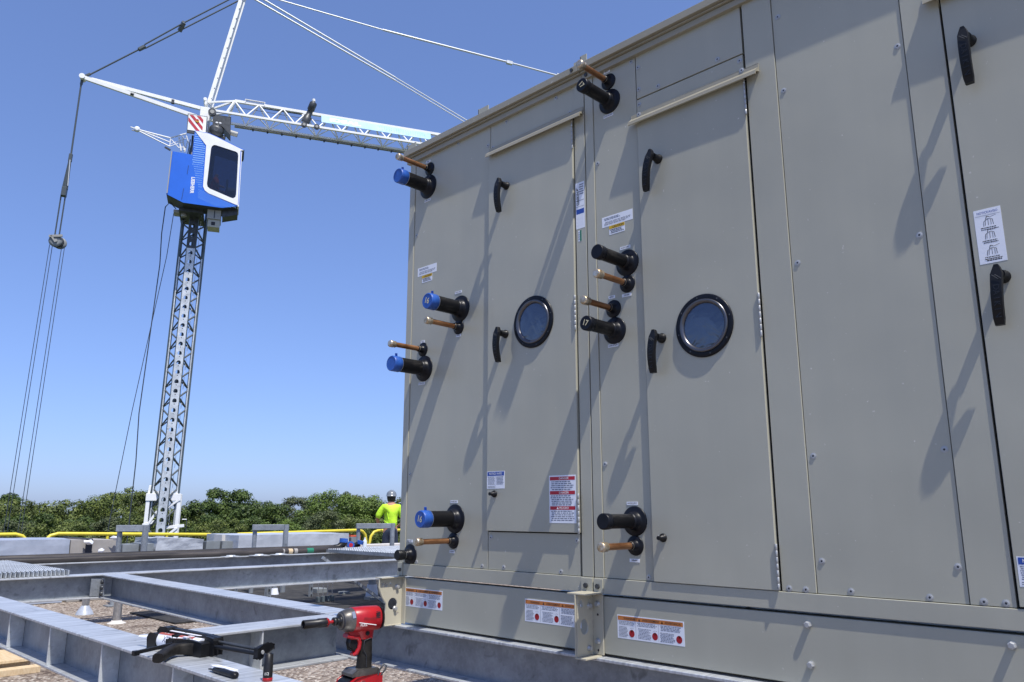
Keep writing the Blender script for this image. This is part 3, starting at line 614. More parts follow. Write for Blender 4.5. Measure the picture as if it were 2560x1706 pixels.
m.lathe(P(-2.02, 12.47, .04), V, [(0, .05), (.02, .09), (.1, .09), (.12, .05)], WHITE, 12); m.beam(P(-2.22, 12.52, .1), P(-2.03, 12.47, .1), .04, .03, WHITE); m.beam(P(-2.18, 12.42, .1), P(-2.05, 12.40, .1), .03, .03, GREYBOX); m.build('fly_jib', crane)
m = MB(); m.tube([P(-.33, 12.2, .5), P(-.40, 11.35, .5), P(-.42, 11.2, .5)], .014, CABLE); m.tube([P(-.26, 12.3, .6), P(-.25, 11.3, .6)], .035, DARKM); m.tube([P(-.22, 12.1, .62), P(-.24, 11.6, .62)], .02, GREYBOX); m.build('hose', crane)
# rope set: rear pendant, pulley block, four ropes
rod(K(-3.84, 0, 13.95), K(-3.87, 0, 11.28), .030, ROD, 'pendant_bar')
m = MB(); m.beam(K(-3.87, 0, 11.32), K(-3.88, 0, 11.05), .10, .10, ROD, up=V); m.tube([K(-3.88, 0, 11.1), K(-3.92, 0, 10.1)], [.05, .10], ROD, 6); m.beam(K(-3.92, 0, 10.15), K(-3.93, 0, 9.85), .20, .14, ROD, up=U); m.tube([K(-3.87, .05, 11.1), K(-3.84, .05, 10.2)], .02, CABLEL, 5); m.build('pendant_joint', crane, .01)
for dv in (-.07, .05): rod(K(-3.93 + dv, 0, 9.9), K(-3.96 + dv, 0, 8.5), .024, ROD, 'pendant_bar')
m = MB(); 
for dv, uo in ((-.12, .06), (.0, 0), (.1, -.04)): m.lathe(K(-3.93 + uo, dv, 8.30), V, [(0, .12), (.015, .19), (.045, .19), (.06, .12)], GREYM if dv else DARKM, 20)
m.beam(K(-4.15, .18, 8.42), K(-3.78, .18, 8.48), .05, .07, GREYBOX); m.cyl(K(-3.95, -.15, 8.3), K(-3.95, .2, 8.3), .05, GREYBOX, n=10); m.beam(K(-4.1, .18, 8.45), K(-3.95, .18, 8.25), .05, .05, GREYBOX); m.build('pulley_block', crane)
for ua, ub in ((-4.14, -4.33), (-4.06, -4.23), (-3.80, -3.95), (-3.72, -3.85)): rod(K(ua, 0, 8.2), K(ub - .22, 0, -9.4), .0105, CABLE, 'wire_rope')
m = MB(); m.tube([K(-.55, .7, 9.62), K(-.75, .7, 9.82), K(-.90, .4, 9.75), K(-.95, .2, 8.9), K(-.93, 0, 7.9), K(-1.10, 0, 3.0), K(-1.05, 0, 1.5), K(-1.15, 0, -9.3)], .016, CABLE, 6); m.build('hanging_cable', crane)
m = MB(); m.tube([K(-.64, .3, 9.6), K(-.75, 0, 8.2), K(-1.30, 0, 3.1), K(-1.60, 0, -.2), K(-2.2, 0, -9.3)], .012, CABLE, 6); m.build('hanging_cable', crane)
# ballast below roof level
m = MB(); 
for k in range(5): KB(m, -5.2, -3.6, -1.0, 1.0, -9.2 + k * .32, -8.9 + k * .32, PALE)
KB(m, -4.6, 2.6, -.3, .3, -9.5, -9.2, WHITE); m.build('ballast', crane, .02)

# ------------------------------------------------------------------ PEOPLE
def skin_body(name, verts, edges, radii, mt, parent, sub=2):
    me = bpy.data.meshes.new(name); me.from_pydata(verts, edges, []); o = link(name, me, parent)
    md = o.modifiers.new('skin', 'SKIN'); md.use_smooth_shade = True
    for i, r in enumerate(radii): me.skin_vertices[0].data[i].radius = (r, r) if not isinstance(r, tuple) else r
    me.skin_vertices[0].data[0].use_root = True
    s = o.modifiers.new('sub', 'SUBSURF'); s.levels = sub; s.render_levels = sub
    me.materials.append(mt); return o
def frame_at(loc, rz): return Matrix.Translation(loc) @ Matrix.Rotation(rz, 4, 'Z')
# worker seen from behind at the roof edge
WL = Vector((-14.42, 10.87, ROOF)); Mw = frame_at(WL, R(134 - 90 + 8))
wk = thing('person', WL, 'worker in yellow shirt and grey hard hat seen from behind by the roof edge', 'person')
def PV(*a): return tuple(Mw @ Vector(a))
# body: skin surface (head, neck, arms, hands)
sk_v = [(0, 0, .98), (0, .0, 1.22), (0, -.01, 1.40), (0, .0, 1.50), (0, .015, 1.60), (0, .02, 1.68),
        (-.19, 0, 1.37), (-.30, .02, 1.14), (-.25, .20, .99), (-.20, .29, .98), (.19, 0, 1.37), (.27, .04, 1.12), (.22, .22, 1.0), (.18, .30, .99),
        (-.09, 0, .92), (-.10, .01, .50), (-.10, -.01, .09), (-.10, .14, .05), (.09, 0, .92), (.10, .01, .50), (.10, -.01, .09), (.10, .14, .05)]
sk_e = [(0, 1), (1, 2), (2, 3), (3, 4), (4, 5), (2, 6), (6, 7), (7, 8), (8, 9), (2, 10), (10, 11), (11, 12), (12, 13), (0, 14), (14, 15), (15, 16), (16, 17), (0, 18), (18, 19), (19, 20), (20, 21)]
sk_r = [(.15, .11), (.14, .10), (.15, .10), .055, (.085, .10), (.07, .08), .055, .043, .033, .035, .055, .043, .033, .035, .085, .06, .045, .04, .085, .06, .045, .04]
body = skin_body('body', [PV(*v) for v in sk_v], sk_e, sk_r, SKIN, wk)
sh_v = [(0, 0, .90), (0, 0, 1.08), (0, 0, 1.25), (0, -.005, 1.40), (0, 0, 1.455), (-.16, 0, 1.38), (-.245, .01, 1.27), (-.30, .02, 1.13), (.16, 0, 1.38), (.23, .02, 1.27), (.275, .04, 1.13)]
sh_e = [(0, 1), (1, 2), (2, 3), (3, 4), (3, 5), (5, 6), (6, 7), (3, 8), (8, 9), (9, 10)]
skin_body('shirt', [PV(*v) for v in sh_v], sh_e, [(.185, .14), (.175, .135), (.18, .135), (.16, .11), (.07, .07), .085, .080, .078, .085, .080, .078], HIVIS, wk)
tr_v = [(0, 0, .96), (0, 0, .88), (-.09, 0, .80), (-.10, .01, .50), (-.10, -.01, .12), (.09, 0, .80), (.10, .01, .50), (.10, -.01, .12)]
skin_body('trousers', [PV(*v) for v in tr_v], [(0, 1), (1, 2), (2, 3), (3, 4), (1, 5), (5, 6), (6, 7)], [(.165, .12), (.16, .12), .10, .08, .065, .10, .08, .065], JEANS, wk)
for k, (x0_, z0_, x1_, z1_) in enumerate(((-.10, 1.34, -.02, 1.02), (.09, 1.33, .05, 1.05), (-.15, 1.10, .02, .98), (.14, 1.08, .03, .97))):
    m = MB(); m.M = Mw; m.tube([(x0_, -.098, z0_), ((x0_ + x1_) / 2, -.122, (z0_ + z1_) / 2), (x1_, -.128, z1_)], [.004, .010, .005], HIVIS, 6); m.build('shirt_fold', wk)
for sx_ in (-1, 1):
    m = MB(); m.M = Mw; m.box(sx_ * .10 - .05, sx_ * .10 + .05, -.08, .20, 0, .09, BARK); m.build('boot', wk, .025, 2)
    # gloved hands with separate fingers
    hx = -.20 if sx_ < 0 else .18; hy = .29 if sx_ < 0 else .30
    m = MB(); m.M = Mw
    for k in range(4): m.tube([(hx - .025 + k * .018, hy + .01, .985), (hx - .025 + k * .018, hy + .06 + (.01 if k in (1, 2) else 0), .975), (hx - .025 + k * .018, hy + .085, .955)], [.009, .008, .006], SKIN, 6)
    m.tube([(hx + sx_ * -.03, hy - .01, .985), (hx + sx_ * -.045, hy + .03, .98)], [.010, .007], SKIN, 6); m.build('fingers', wk)
m = MB(); m.M = Mw; m.lathe((0, .01, 1.50), (0, 0, 1), [(0, .065), (.03, .088), (.10, .098), (.14, .10)], HAIR, 14); m.build('hair', wk)
m = MB(); m.M = Mw @ Matrix.Translation((0, .02, 1.625)) @ Matrix.Diagonal((1, 1.22, 1, 1)); m.lathe((0, 0, 0), (0, 0, 1), [(0, .128), (.008, .118), (.05, .112), (.09, .095), (.12, .062), (.133, .015)], HELM, 20)
for dx in (-.03, 0, .03): m.tube([(dx, -.09, .075), (dx, -.04, .125), (dx, .0, .138), (dx, .05, .125), (dx, .09, .08)], .008, HELM, 5)
m.M = Mw; m.box(-.085, .085, .12, .19, 1.63, 1.638, HELM); m.build('hard_hat', wk)
m = MB(); m.M = Mw     # face
m.tube([(0, .105, 1.60), (0, .125, 1.575), (0, .105, 1.57)], [.008, .013, .01], SKIN, 6)
for sx_ in (-1, 1): m.lathe((sx_ * .03, .095, 1.605), (0, 1, 0), [(0, .011), (.006, .007)], INK, 8); m.lathe((sx_ * .086, .02, 1.59), (sx_, 0, 0), [(0, .022), (.012, .018)], SKIN, 8)
m.box(-.02, .02, .098, .108, 1.545, 1.552, RED); m.build('face', wk)
# crane operator sitting behind the cab glass
OL = K(.55, .95, 10.10); Mo = Matrix.Translation(OL) @ F4 @ Matrix.Rotation(R(-90), 4, 'Z')
op = thing('person', OL, 'crane operator in a red shirt sitting behind the dark window of the blue cab', 'person')
def OV(*a): return tuple(Mo @ Vector(a))
ov = [(0, 0, .12), (0, .0, .38), (0, .02, .58), (0, .04, .68), (0, .06, .80), (-.19, .02, .55), (-.24, .12, .32), (-.2, .34, .28), (.19, .02, .55), (.24, .12, .32), (.2, .34, .28), (-.1, .1, .12), (-.12, .42, .14), (-.12, .45, -.28), (-.12, .58, -.32), (.1, .1, .12), (.12, .42, .14), (.12, .45, -.28), (.12, .58, -.32)]
oe = [(0, 1), (1, 2), (2, 3), (3, 4), (2, 5), (5, 6), (6, 7), (2, 8), (8, 9), (9, 10), (0, 11), (11, 12), (12, 13), (13, 14), (0, 15), (15, 16), (16, 17), (17, 18)]
skin_body('body', [OV(*v) for v in ov], oe, [.13, .13, .13, .05, .10, .06, .045, .035, .06, .045, .035, .08, .065, .05, .04, .08, .065, .05, .04], SKIN, op)
skin_body('shirt', [OV(*v) for v in [(0, 0, .1), (0, 0, .35), (0, .02, .56), (-.2, .03, .54), (-.25, .12, .34), (.2, .03, .54), (.25, .12, .34)]], [(0, 1), (1, 2), (2, 3), (3, 4), (2, 5), (5, 6)], [.16, .17, .15, .09, .07, .09, .07], REDSH, op)

# ------------------------------------------------------------------ YELLOW RAILING
def rail(y0, y1, z0, z1, x, label, end0=True, end1=True, posts=2):
    t = thing('guard_rail', (x, (y0 + y1) / 2, ROOF), label, 'railing', 'yellow guard rails along the roof edge')
    m = MB(); P_ = []
    rr = .16
    if end0: P_ += [(x, y0, ROOF + .25), (x, y0 + .01, z0 - .32), (x, y0 + .05, z0 - .12), (x, y0 + .13, z0 - .03)]
    P_ += [(x, y0 + .24, z0), (x, (y0 + y1) / 2, (z0 + z1) / 2), (x, y1 - .22, z1)]
    if end1: P_ += [(x, y1 - .12, z1 - .03), (x, y1 - .05, z1 - .10), (x, y1 - .01, z1 - .28), (x, y1, ROOF + .25)]
    m.tube(P_, .031, YRAIL, 10); m.build('top_tube', t)
    m = MB(); m.tube([(x, y0 + .02, z0 - .45), (x, y1 - .02, z1 - .45)], .022, YRAIL, 8); m.build('mid_tube', t)
    for k in range(posts):
        y = y0 + (y1 - y0) * (k + 1) / (posts + 1); m = MB(); m.cyl((x, y, ROOF + .0), (x, y, (z0 + z1) / 2 - .02), .025, YRAIL, n=8); m.build('post', t)
    for y in (y0, y1): m = MB(); m.box(x - .2, x + .5, y - .08, y + .08, ROOF, ROOF + .06, GREYM); m.cyl((x, y, ROOF + .06), (x, y, ROOF + .3), .03, YRAIL, n=8); m.build('base_plate', t, .01)
rail(-1.0, 3.95, -.37, -.370, -15, 'yellow guard rail section at the left picture edge ending in a rounded corner', True, True)
rail(4.12, 7.22, -.373, -.440, -15, 'long yellow guard rail section passing in front of the crane mast')
rail(7.36, 10.66, -.445, -.412, -15, 'yellow guard rail section above the long wrapped insulation stack')
rail(10.72, 15.5, -.432, -.41, -15, 'yellow guard rail section next to the worker')

# ------------------------------------------------------------------ ROOF MATERIAL STACKS
def wrinkle_box(x0, x1, y0, y1, z0, z1, mt, amp=.012, n=(4, 14, 5), seed=0, z1b=None):
    """box with subdivided, slightly crumpled sides; z1b = top height at the far y end"""
    mb = MB(); nx, ny, nz = n
    def pt(i, j, k):
        x = x0 + (x1 - x0) * i / nx; y = y0 + (y1 - y0) * j / ny; zt = z1 if z1b is None else z1 + (z1b - z1) * j / ny; z = z0 + (zt - z0) * k / nz
        q = noise.noise_vector(Vector((x * 3 + seed, y * 3, z * 5))) * amp + noise.noise_vector(Vector((x * 11, y * 9 + seed, z * 13))) * amp * .5
        return Vector((x, y, z)) + q
    def sheet(f, a, b):
        vs_ = [f(i, j) for i in range(a + 1) for j in range(b + 1)]
        mb.add(vs_, [(i * (b + 1) + j, i * (b + 1) + j + 1, (i + 1) * (b + 1) + j + 1, (i + 1) * (b + 1) + j) for i in range(a) for j in range(b)], mt)
    sheet(lambda i, j: pt(nx, i, j), ny, nz); sheet(lambda i, j: pt(0, i, j), ny, nz); sheet(lambda i, j: pt(i, j, nz), nx, ny)
    sheet(lambda i, j: pt(i, j, 0), nx, ny); sheet(lambda i, j: pt(i, 0, j), nx, nz); sheet(lambda i, j: pt(i, ny, j), nx, nz)
    return mb
def stack(name, x, dx, y0, y1, z1, mt, label, cat, layers=1, zb=ROOF, seed=0, amp=.012, lmats=None, z1b=None):
    t = thing(name, (x - dx / 2, (y0 + y1) / 2, zb), label, cat)
    h = (z1 - zb) / layers
    for k in range(layers):
        top = zb + h * (k + 1)
        wrinkle_box(x - dx, x + random.uniform(-.02, .02), y0 + random.uniform(0, .03), y1 - random.uniform(0, .03), zb + h * k + .006, top, lmats[k] if lmats else mt, amp, seed=seed + k * 5, z1b=(top + (z1b - z1) if z1b and k == layers - 1 else None)).build('bundle', t)
    return t
stack('insulation_stack', -13.0, 1.2, .6, 3.955, -.385, WRAPB, 'long insulation stack in bluish wrap at the left picture edge below the railing', 'stack', 2, amp=.01, z1b=-.405)
t = stack('board_stack', -13.0, 1.2, 3.965, 4.655, -.418, CARD, 'grey board stack with a black strap between blue wrapped insulation and grey blocks', 'stack', 2, amp=.003, z1b=-.432)
m = MB(); m.box(-12.985, -12.97, 4.165, 4.255, -1.28, -.41, INK); m.box(-14.2, -12.975, 4.165, 4.255, -.412, -.402, INK); m.build('strap', t)
def scrap(y, z, x, s, seed):
    rnd = random.Random(seed); mb = MB(); pts = [(x + rnd.uniform(-s, s) * .5, y + s * math.cos(a) * rnd.uniform(.5, 1), z + s * .6 * math.sin(a) * rnd.uniform(.4, 1)) for a in [k * math.pi / 4 for k in range(8)]]
    mb.add(pts + [(x + .05, y, z)], [(i, (i + 1) % 8, 8) for i in range(8)], LABW); return mb
for y, z, s, lb in ((4.18, -.45, .09, 'torn white wrap scrap hanging on the strap of the grey board stack'), (4.56, -.40, .09, 'white wrap scrap standing on top of the grey board stack'), (4.38, -.585, .08, 'white wrap scrap lying low in front of the grey board stack')):
    tag(scrap(y, z, -12.93, s, int(s * 999 + y * 10)).build('wrap_scrap'), lb, 'plastic scrap')
stack('grey_block', -12.9, .5, 4.67, 4.915, -.50, GREYM, 'dark grey block left of the first galvanised frame post', 'block')
stack('grey_block', -12.9, .5, 4.93, 5.16, -.495, GREYM, 'dark grey block behind the post of the first galvanised frame', 'block')
stack('wrapped_bundle', -13.0, .9, 5.18, 6.01, -.42, WRAP, 'white plastic wrapped bundle of two layers in front of the crane mast', 'bundle', 4, amp=.02, z1b=-.45)
stack('grey_block', -13.0, .6, 6.02, 6.285, -.495, GREYM, 'grey metal block right of the two layer wrapped bundle', 'block')
stack('grey_block', -13.0, .6, 6.30, 6.60, -.50, GREYM, 'grey metal block left of the long tilted insulation stack', 'block')
stack('insulation_stack', -12.8, 1.2, 6.49, 8.70, -.398, WRAP, 'long pale wrapped insulation stack behind the middle galvanised frame', 'stack', 2, amp=.008, z1b=-.405)
stack('pale_board', -13.3, .3, 6.42, 6.60, -.40, PALE, 'narrow pale board end standing left of the long wrapped stack', 'board', amp=.004)
stack('grey_block', -12.8, .7, 8.72, 8.92, -.485, GREYM, 'grey board block at the right end of the long wrapped stack', 'block')
t = thing('orange_crate', (-13.1, 8.85, ROOF), 'orange red crate behind the grey block near the water bottle', 'crate')
for y in (8.74, 8.95):
    m = MB(); m.box(-13.6, -12.82 if y > 8.8 else -12.9, y - .012, y + .012, ROOF, -.45, MESHOR); m.build('side', t)
m = MB(); m.box(-12.84, -12.815, 8.74, 8.95, -.47, -.445, MESHOR); m.box(-12.84, -12.815, 8.74, 8.95, -.52, -.505, MESHOR); m.box(-13.62, -13.6, 8.74, 8.95, ROOF, -.45, MESHOR); m.build('rim', t)
g = MB(); g.box(-13.45, -13.2, 9.15, 11.6, ROOF, -.645, PALE); tag(g.build('concrete_kerb', None, .01), 'low pale concrete kerb in front of the worker', 'kerb')

# ------------------------------------------------------------------ STEEL DUNNAGE BEAMS
TOPZ = -.583; DEP = .216
def wbeam(a, b, label, mt, top=TOPZ, wd=.19, stiff=(), both=True, dep=DEP):
    a = Vector((a[0], a[1], 0)); b = Vector((b[0], b[1], 0)); d = (b - a).normalized(); n = Vector((-d.y, d.x, 0)); L = (b - a).length
    t = thing('steel_beam', (*((a + b) / 2).xy, top - dep), label, 'beam')
    M = Matrix(((d.x, n.x, 0, a.x), (d.y, n.y, 0, a.y), (0, 0, 1, 0), (0, 0, 0, 1)))
    m = MB(); m.M = M; m.box(0, L, -wd / 2, wd / 2, top - .013, top, mt); m.build('top_flange', t, .003)
    m = MB(); m.M = M; m.box(0, L, -wd / 2, wd / 2, top - dep, top - dep + .013, mt); m.build('bottom_flange', t, .003)
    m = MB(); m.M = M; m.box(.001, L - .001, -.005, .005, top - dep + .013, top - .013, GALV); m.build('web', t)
    for s in stiff:
        m = MB(); m.M = M
        for sg_ in ((-1, 1) if both else (-1,)):
            y0, y1 = (-wd / 2 + .006, -.005) if sg_ < 0 else (.005, wd / 2 - .006)
            m.box(s - .005, s + .005, y0, y1, top - dep + .013, top - .013, MASTG); 
        m.build('stiffener', t, .002)
    return t, M
wbeam((-16.0, 1.525), (2.2, 1.475), 'nearest galvanised steel beam crossing the lower left with vertical stiffeners and the tools on top', GALV_X, stiff=[16.0 - 5.55, 16.0 - 4.776, 16.0 - 4.007, 16.0 - 3.224, 16.0 - 2.45, 16 - 1.6])
wbeam((-8.10, 2.872), (-4.14, 2.768), 'galvanised beam running from the left cross beam to the cabinet base', GALV_X)
wbeam((-4.12, 2.752), (2.2, 2.752), 'galvanised beam under the front edge of the cabinet bases', GALV_X)
wbeam((-3.96, 1.60), (-3.98, 2.645), 'short galvanised cross beam with one stiffener behind the impact driver', GALV_Y, wd=.25, stiff=[.52])
wbeam((-8.46, -1.5), (-7.98, 7.6), 'left galvanised cross beam behind the front bay under the grating edge', GALV_Y)
wbeam((-10.42, 1.2), (-9.93, 8.2), 'farther galvanised cross beam carrying the black pipes', GALV_Y)
wbeam((-3.4, 4.95), (2.2, 4.95), 'galvanised beam under the rear edge of the cabinet bases', GALV_X)
# bolted clip at the beam corner
t = thing('clip_angle', (-8.16, 2.75, -.75), 'small bolted clip angle at the corner where the skewed beam meets the left cross beam', 'bracket')
m = MB(); m.box(-8.165, -8.155, 2.70, 2.80, -.78, -.62, GALV); m.box(-8.155, -8.07, 2.79, 2.80, -.78, -.62, GALV); m.build('angle', t, .002)
for z in (-.65, -.70, -.755):
    m = MB(); m.lathe((-8.11, 2.79, z), (0, -1, 0), [(0, .02), (.018, .02), (.02, .01)], DARKM, 6); m.build('bolt', t)
# posts, braces, hangers under the steel
def post(x, y, r, z1, label, base, col=STEEL):
    t = thing('pipe_post', (x, y, ROOF), label, 'post'); m = MB(); m.cyl((x, y, ROOF), (x, y, z1), r, col, n=16); m.build('pipe', t)
    m = MB(); m.lathe((x, y, ROOF + .002), (0, 0, 1), base[0], base[1], base[2]); m.build('flashing', t)
post(-10.18, 3.70, .048, -.80, 'bare steel pipe post with pale sealed base standing in the gravel', ([(0, .105), (.008, .10), (.02, .065), (.035, .056)], PALE, 14))
post(-11.35, 3.72, .045, -.62, 'bare steel pipe post with a faceted blue grey flashing cone at its base', ([(0, .12), (.04, .10), (.10, .055), (.11, .05)], WRAPB, 6))
post(-11.6, 6.54, .035, -.80, 'thin steel pipe post with a small white sealed foot under the far beam', ([(0, .075), (.04, .065), (.12, .045)], LABW, 12), GALV)
post(-10.3, 7.45, .06, -.60, 'thick pale pipe post near the cabinet corner behind the diagonal brace', ([(0, .10), (.1, .09), (.2, .075)], LABW, 12), GALV)
def strut(p, q, w_, label, name='steel_strut'):
    t = thing(name, (p[0], p[1], min(p[2], q[2])), label, 'strut'); m = MB(); m.beam(p, q, w_, w_ * .6, GALV); m.build('channel', t, .003)
    m = MB(); d = Vector(q) - Vector(p); n = max(2, int(d.length / .09))
    for k in range(n): c = Vector(p) + d * ((k + .5) / n); m.box(c.x + w_ * .3, c.x + w_ * .52, c.y - .008, c.y + .008, c.z - .018, c.z + .018, INK)
    m.build('slot', t)['kind'] = 'stuff'
strut((-10.9, 6.75, ROOF), (-10.9, 6.75, -.60), .06, 'vertical slotted strut left of the threaded rods under the beam')
strut((-11.1, 6.15, ROOF), (-11.1, 6.15, -.60), .09, 'wide vertical strut in the shade under the beam')
strut((-11.8, 6.0, ROOF), (-11.8, 6.0, -.60), .05, 'thin vertical strut in the shade behind the wide one')
strut((-9.3, 6.95, ROOF + .05), (-9.6, 6.1, -.62), .07, 'diagonal steel brace running down towards the right under the beam', 'steel_brace')
t = thing('threaded_rods', (-10.2, 6.5, ROOF), 'row of four thin threaded rods hanging under the beam above steel feet', 'rods')
for k in range(4):
    y = 6.38 + k * .09; m = MB(); m.cyl((-10.1 - k * .02, y, ROOF + .1), (-10.1 - k * .02, y, -.62), .006, STEEL, n=6); m.build('rod', t)
    m = MB(); m.box(-10.13 - k * .02, -10.07 - k * .02, y - .02, y + .02, ROOF + .035, ROOF + .11, MASTD); m.build('foot', t, .003)
# small concrete blocks and debris in the shade
for k, (x, y, s) in enumerate(((-11.4, 7.2, .12), (-10.9, 7.35, .08), (-9.9, 7.15, .09))):
    m = MB(); m.box(x - s, x + s, y - s * .8, y + s * .8, ROOF, ROOF + s * .8, GREYM); tag(m.build('loose_block', None, .01), ['dark block on the gravel by the white footed post', 'small dark block beside the slotted strut', 'small dark block below the diagonal brace', 'dark lump on the gravel behind the skewed beam'][k], 'block')
# timber under the nearest beam
t = thing('timber_pallet', (-8.2, 1.9, ROOF), 'pale raw timber boards lying on the gravel under the left end of the nearest beam', 'pallet')
m = MB(); m.box(-9.6, -7.75, 1.2, 2.18, ROOF + .075, ROOF + .10, WOOD); m.build('top_sheet', t, .003)
for x in (-9.4, -8.7, -7.86): m = MB(); m.box(x - .05, x + .05, 1.2, 2.18, ROOF + .022, ROOF + .074, WOOD); m.build('bearer', t, .003)
m = MB(); m.box(-7.72, -7.60, 1.1, 2.2, ROOF, ROOF + .05, WOOD); m.build('plank', t, .003)

# ------------------------------------------------------------------ GRATINGS
def grating(x0, x1, y0, y1, z, label, along='x', pitch=.036, cross=.055, planks=1):
    t = thing('bar_grating', ((x0 + x1) / 2, (y0 + y1) / 2, z), label, 'grating'); 
    m = MB(); n = int((y1 - y0) / pitch)
    for k in range(n + 1):
        y = y0 + k * pitch; m.box(x0, x1, y - .0025, y + .0025, z - .042, z, MASTG)
    m.build('bearing_bars', t)['kind'] = 'stuff'
    m = MB(); nc = int((x1 - x0) / cross)
    for c in range(nc):
        x = x0 + (c + .5) * cross
        for k in range(n):
            y = y0 + k * pitch; s = .5 if (k + c) % 2 else -.5
            m.add([(x - .02, y + .002, z - .004), (x + .02 , y + .002, z - .004), (x + .016 + .006 * s, y + pitch * .5, z + .007), (x - .016 + .006 * s, y + pitch * .5, z + .007), (x + .02, y + pitch - .002, z - .004), (x - .02, y + pitch - .002, z - .004)], [(0, 1, 2, 3), (3, 2, 4, 5)], MASTG)
    m.build('serrated_treads', t)['kind'] = 'stuff'
    m = MB(); m.box(x0, x1, y0 - .006, y0 - .003, z - .045, z + .001, GALV); m.box(x0, x1, y1 + .003, y1 + .006, z - .045, z + .001, GALV)
    m.build('edge_bar', t)
grating(-10.75, -8.22, .25, 2.52, -.535, 'serrated galvanised walkway grating at the left picture edge on the cross beams')
grating(-10.2, -8.45, 6.45, 9.5, -.535, 'serrated galvanised walkway grating behind the cabinet corner next to the pipe ends')

# ------------------------------------------------------------------ GALVANISED INVERTED-U FRAMES
def uframe(y0, y1, zt, dx, label):
    t = thing('pipe_support_frame', (-11.8, (y0 + y1) / 2, ROOF), label, 'frame', 'galvanised pipe support frames on the roof')
    xa, xb = -11.8 - dx, -11.8
    for x, y, w_ in ((xa, y0 + .05, .07), (xb, y1 - .05, .085)):
        m = MB(); m.cyl((x, y, ROOF), (x, y, zt - .0), w_ * .5, GALV, n=14); m.build('post', t)
    m = MB(); m.beam((xa, y0 - .0, zt - .045), (xb, y1 + .0, zt - .045), .09, .09, GALV); m.build('crossbar', t, .004)
    for x, y in ((xa, y0 + .05), (xb, y1 - .05)): m = MB(); m.box(x - .09, x + .09, y - .09, y + .09, ROOF, ROOF + .02, GALV); m.build('base_plate', t, .003)
uframe(4.24, 4.61, -.195, .22, 'left galvanised inverted U frame in front of the crane mast foot')
uframe(6.33, 6.84, -.213, .25, 'middle galvanised inverted U frame in front of the long wrapped stack')
uframe(8.36, 8.99, -.217, .30, 'right galvanised inverted U frame in front of the worker')

# ------------------------------------------------------------------ BLACK PIPES on the beams
DUSTY = mat('dusty_pipe', (.022, .020, .020), .5, col2=(.085, .075, .068), scale=9, stretch=(1, .15, 1), thr=(.4, .75), spec=.3)
def bpipe(p, q, r, label, bands=()):
    t = thing('black_pipe', (*((Vector(p) + Vector(q)) / 2).xy, p[2] - r), label, 'pipe', 'long black pipes lying on the far beams')
    m = MB(); m.tube([p, Vector(p).lerp(Vector(q), .5) + Vector((0, 0, -.004)), q], r, DUSTY, 12); m.build('tube', t)
    for y, w_, mt in bands:
        d = (Vector(q) - Vector(p)); tt = (y - p[1]) / d.y; c = Vector(p) + d * tt; dd = d.normalized()
        m = MB(); m.cyl(c - dd * w_ / 2, c + dd * w_ / 2, r + .002, mt, n=14); m.build('tape_band', t)
    return t
bpipe((-10.72, .6, -.535), (-10.32, 6.78, -.535), .045, 'rearmost long black pipe ending at the blue capped elbow')
bpipe((-10.58, .6, -.545), (-10.18, 6.55, -.545), .036, 'middle long black pipe on the far beam')
bpipe((-10.44, .6, -.547), (-10.06, 6.72, -.547), .034, 'front long black pipe with green and brown tape bands', [(6.20, .10, DKGREEN), (5.90, .06, WOOD), (5.80, .02, CARD), (5.98, .05, CARD)])
t = thing('capped_elbow', (-10.32, 6.82, -.58), 'black pipe elbow turned up with a blue cap at the end of the rear pipe', 'elbow')
m = MB(); m.tube([(-10.32, 6.74, -.535), (-10.31, 6.82, -.53), (-10.30, 6.88, -.49), (-10.30, 6.90, -.45)], [.045, .05, .055, .058], STRAP, 14); m.build('elbow', t)
m = MB(); m.cyl((-10.30, 6.90, -.46), (-10.30, 6.905, -.40), .064, BLUECAP, n=16); m.build('cap', t)
t = thing('capped_elbow', (-10.35, 6.98, -.58), 'blue capped pipe end lying sideways on the grating beside the turned up elbow', 'elbow')
m = MB(); m.tube([(-10.3, 7.02, -.50), (-10.40, 7.06, -.50)], .045, STRAP, 14); m.build('elbow', t); m = MB(); m.cyl((-10.3, 7.02, -.50), (-10.25, 7.00, -.50), .055, BLUECAP, n=16); m.cyl((-10.249, 7.0, -.50), (-10.247, 6.999, -.50), .03, RED, n=12); m.build('cap', t)
t = thing('capped_elbow', (-10.5, 7.28, -.58), 'low black elbow with a small blue cap left of the water bottle', 'elbow')
m = MB(); m.tube([(-10.55, 7.15, -.53), (-10.5, 7.24, -.52), (-10.45, 7.30, -.49)], [.035, .04, .042], STRAP, 12); m.build('elbow', t); m = MB(); m.cyl((-10.45, 7.30, -.50), (-10.44, 7.31, -.45), .05, BLUECAP, n=14); m.build('cap', t)
for k, y in enumerate((4.97, 5.36, 5.66)):
    x = -9.98 + k * .01
    t = thing('galvanised_plate', (x, y, -.583), ['left', 'middle', 'right'][k] + 'most of three flat galvanised plates with round hub on the far beam', 'plate')
    m = MB(); m.box(x - .07, x + .07, y - .11, y + .11, -.581, -.572, MASTG); m.build('plate', t, .002); m = MB(); m.lathe((x, y, -.572), (0, 0, 1), [(0, .06), (.012, .055), (.014, .02)], MASTG, 14); m.build('hub', t)
t = thing('water_bottle', (-11.0, 7.78, -.60), 'small clear plastic water bottle standing behind the capped elbows', 'bottle')
m = MB(); m.lathe((-11.0, 7.78, -.60), (0, 0, 1), [(0, .033), (.10, .033), (.125, .03), (.15, .014), (.16, .013)], mat('clear_plastic', (.62, .68, .74), .15, coat=.5), 14); m.build('body', t); m = MB(); m.cyl((-11, 7.78, -.44), (-11, 7.78, -.425), .015, WHITE, n=10); m.build('cap', t)
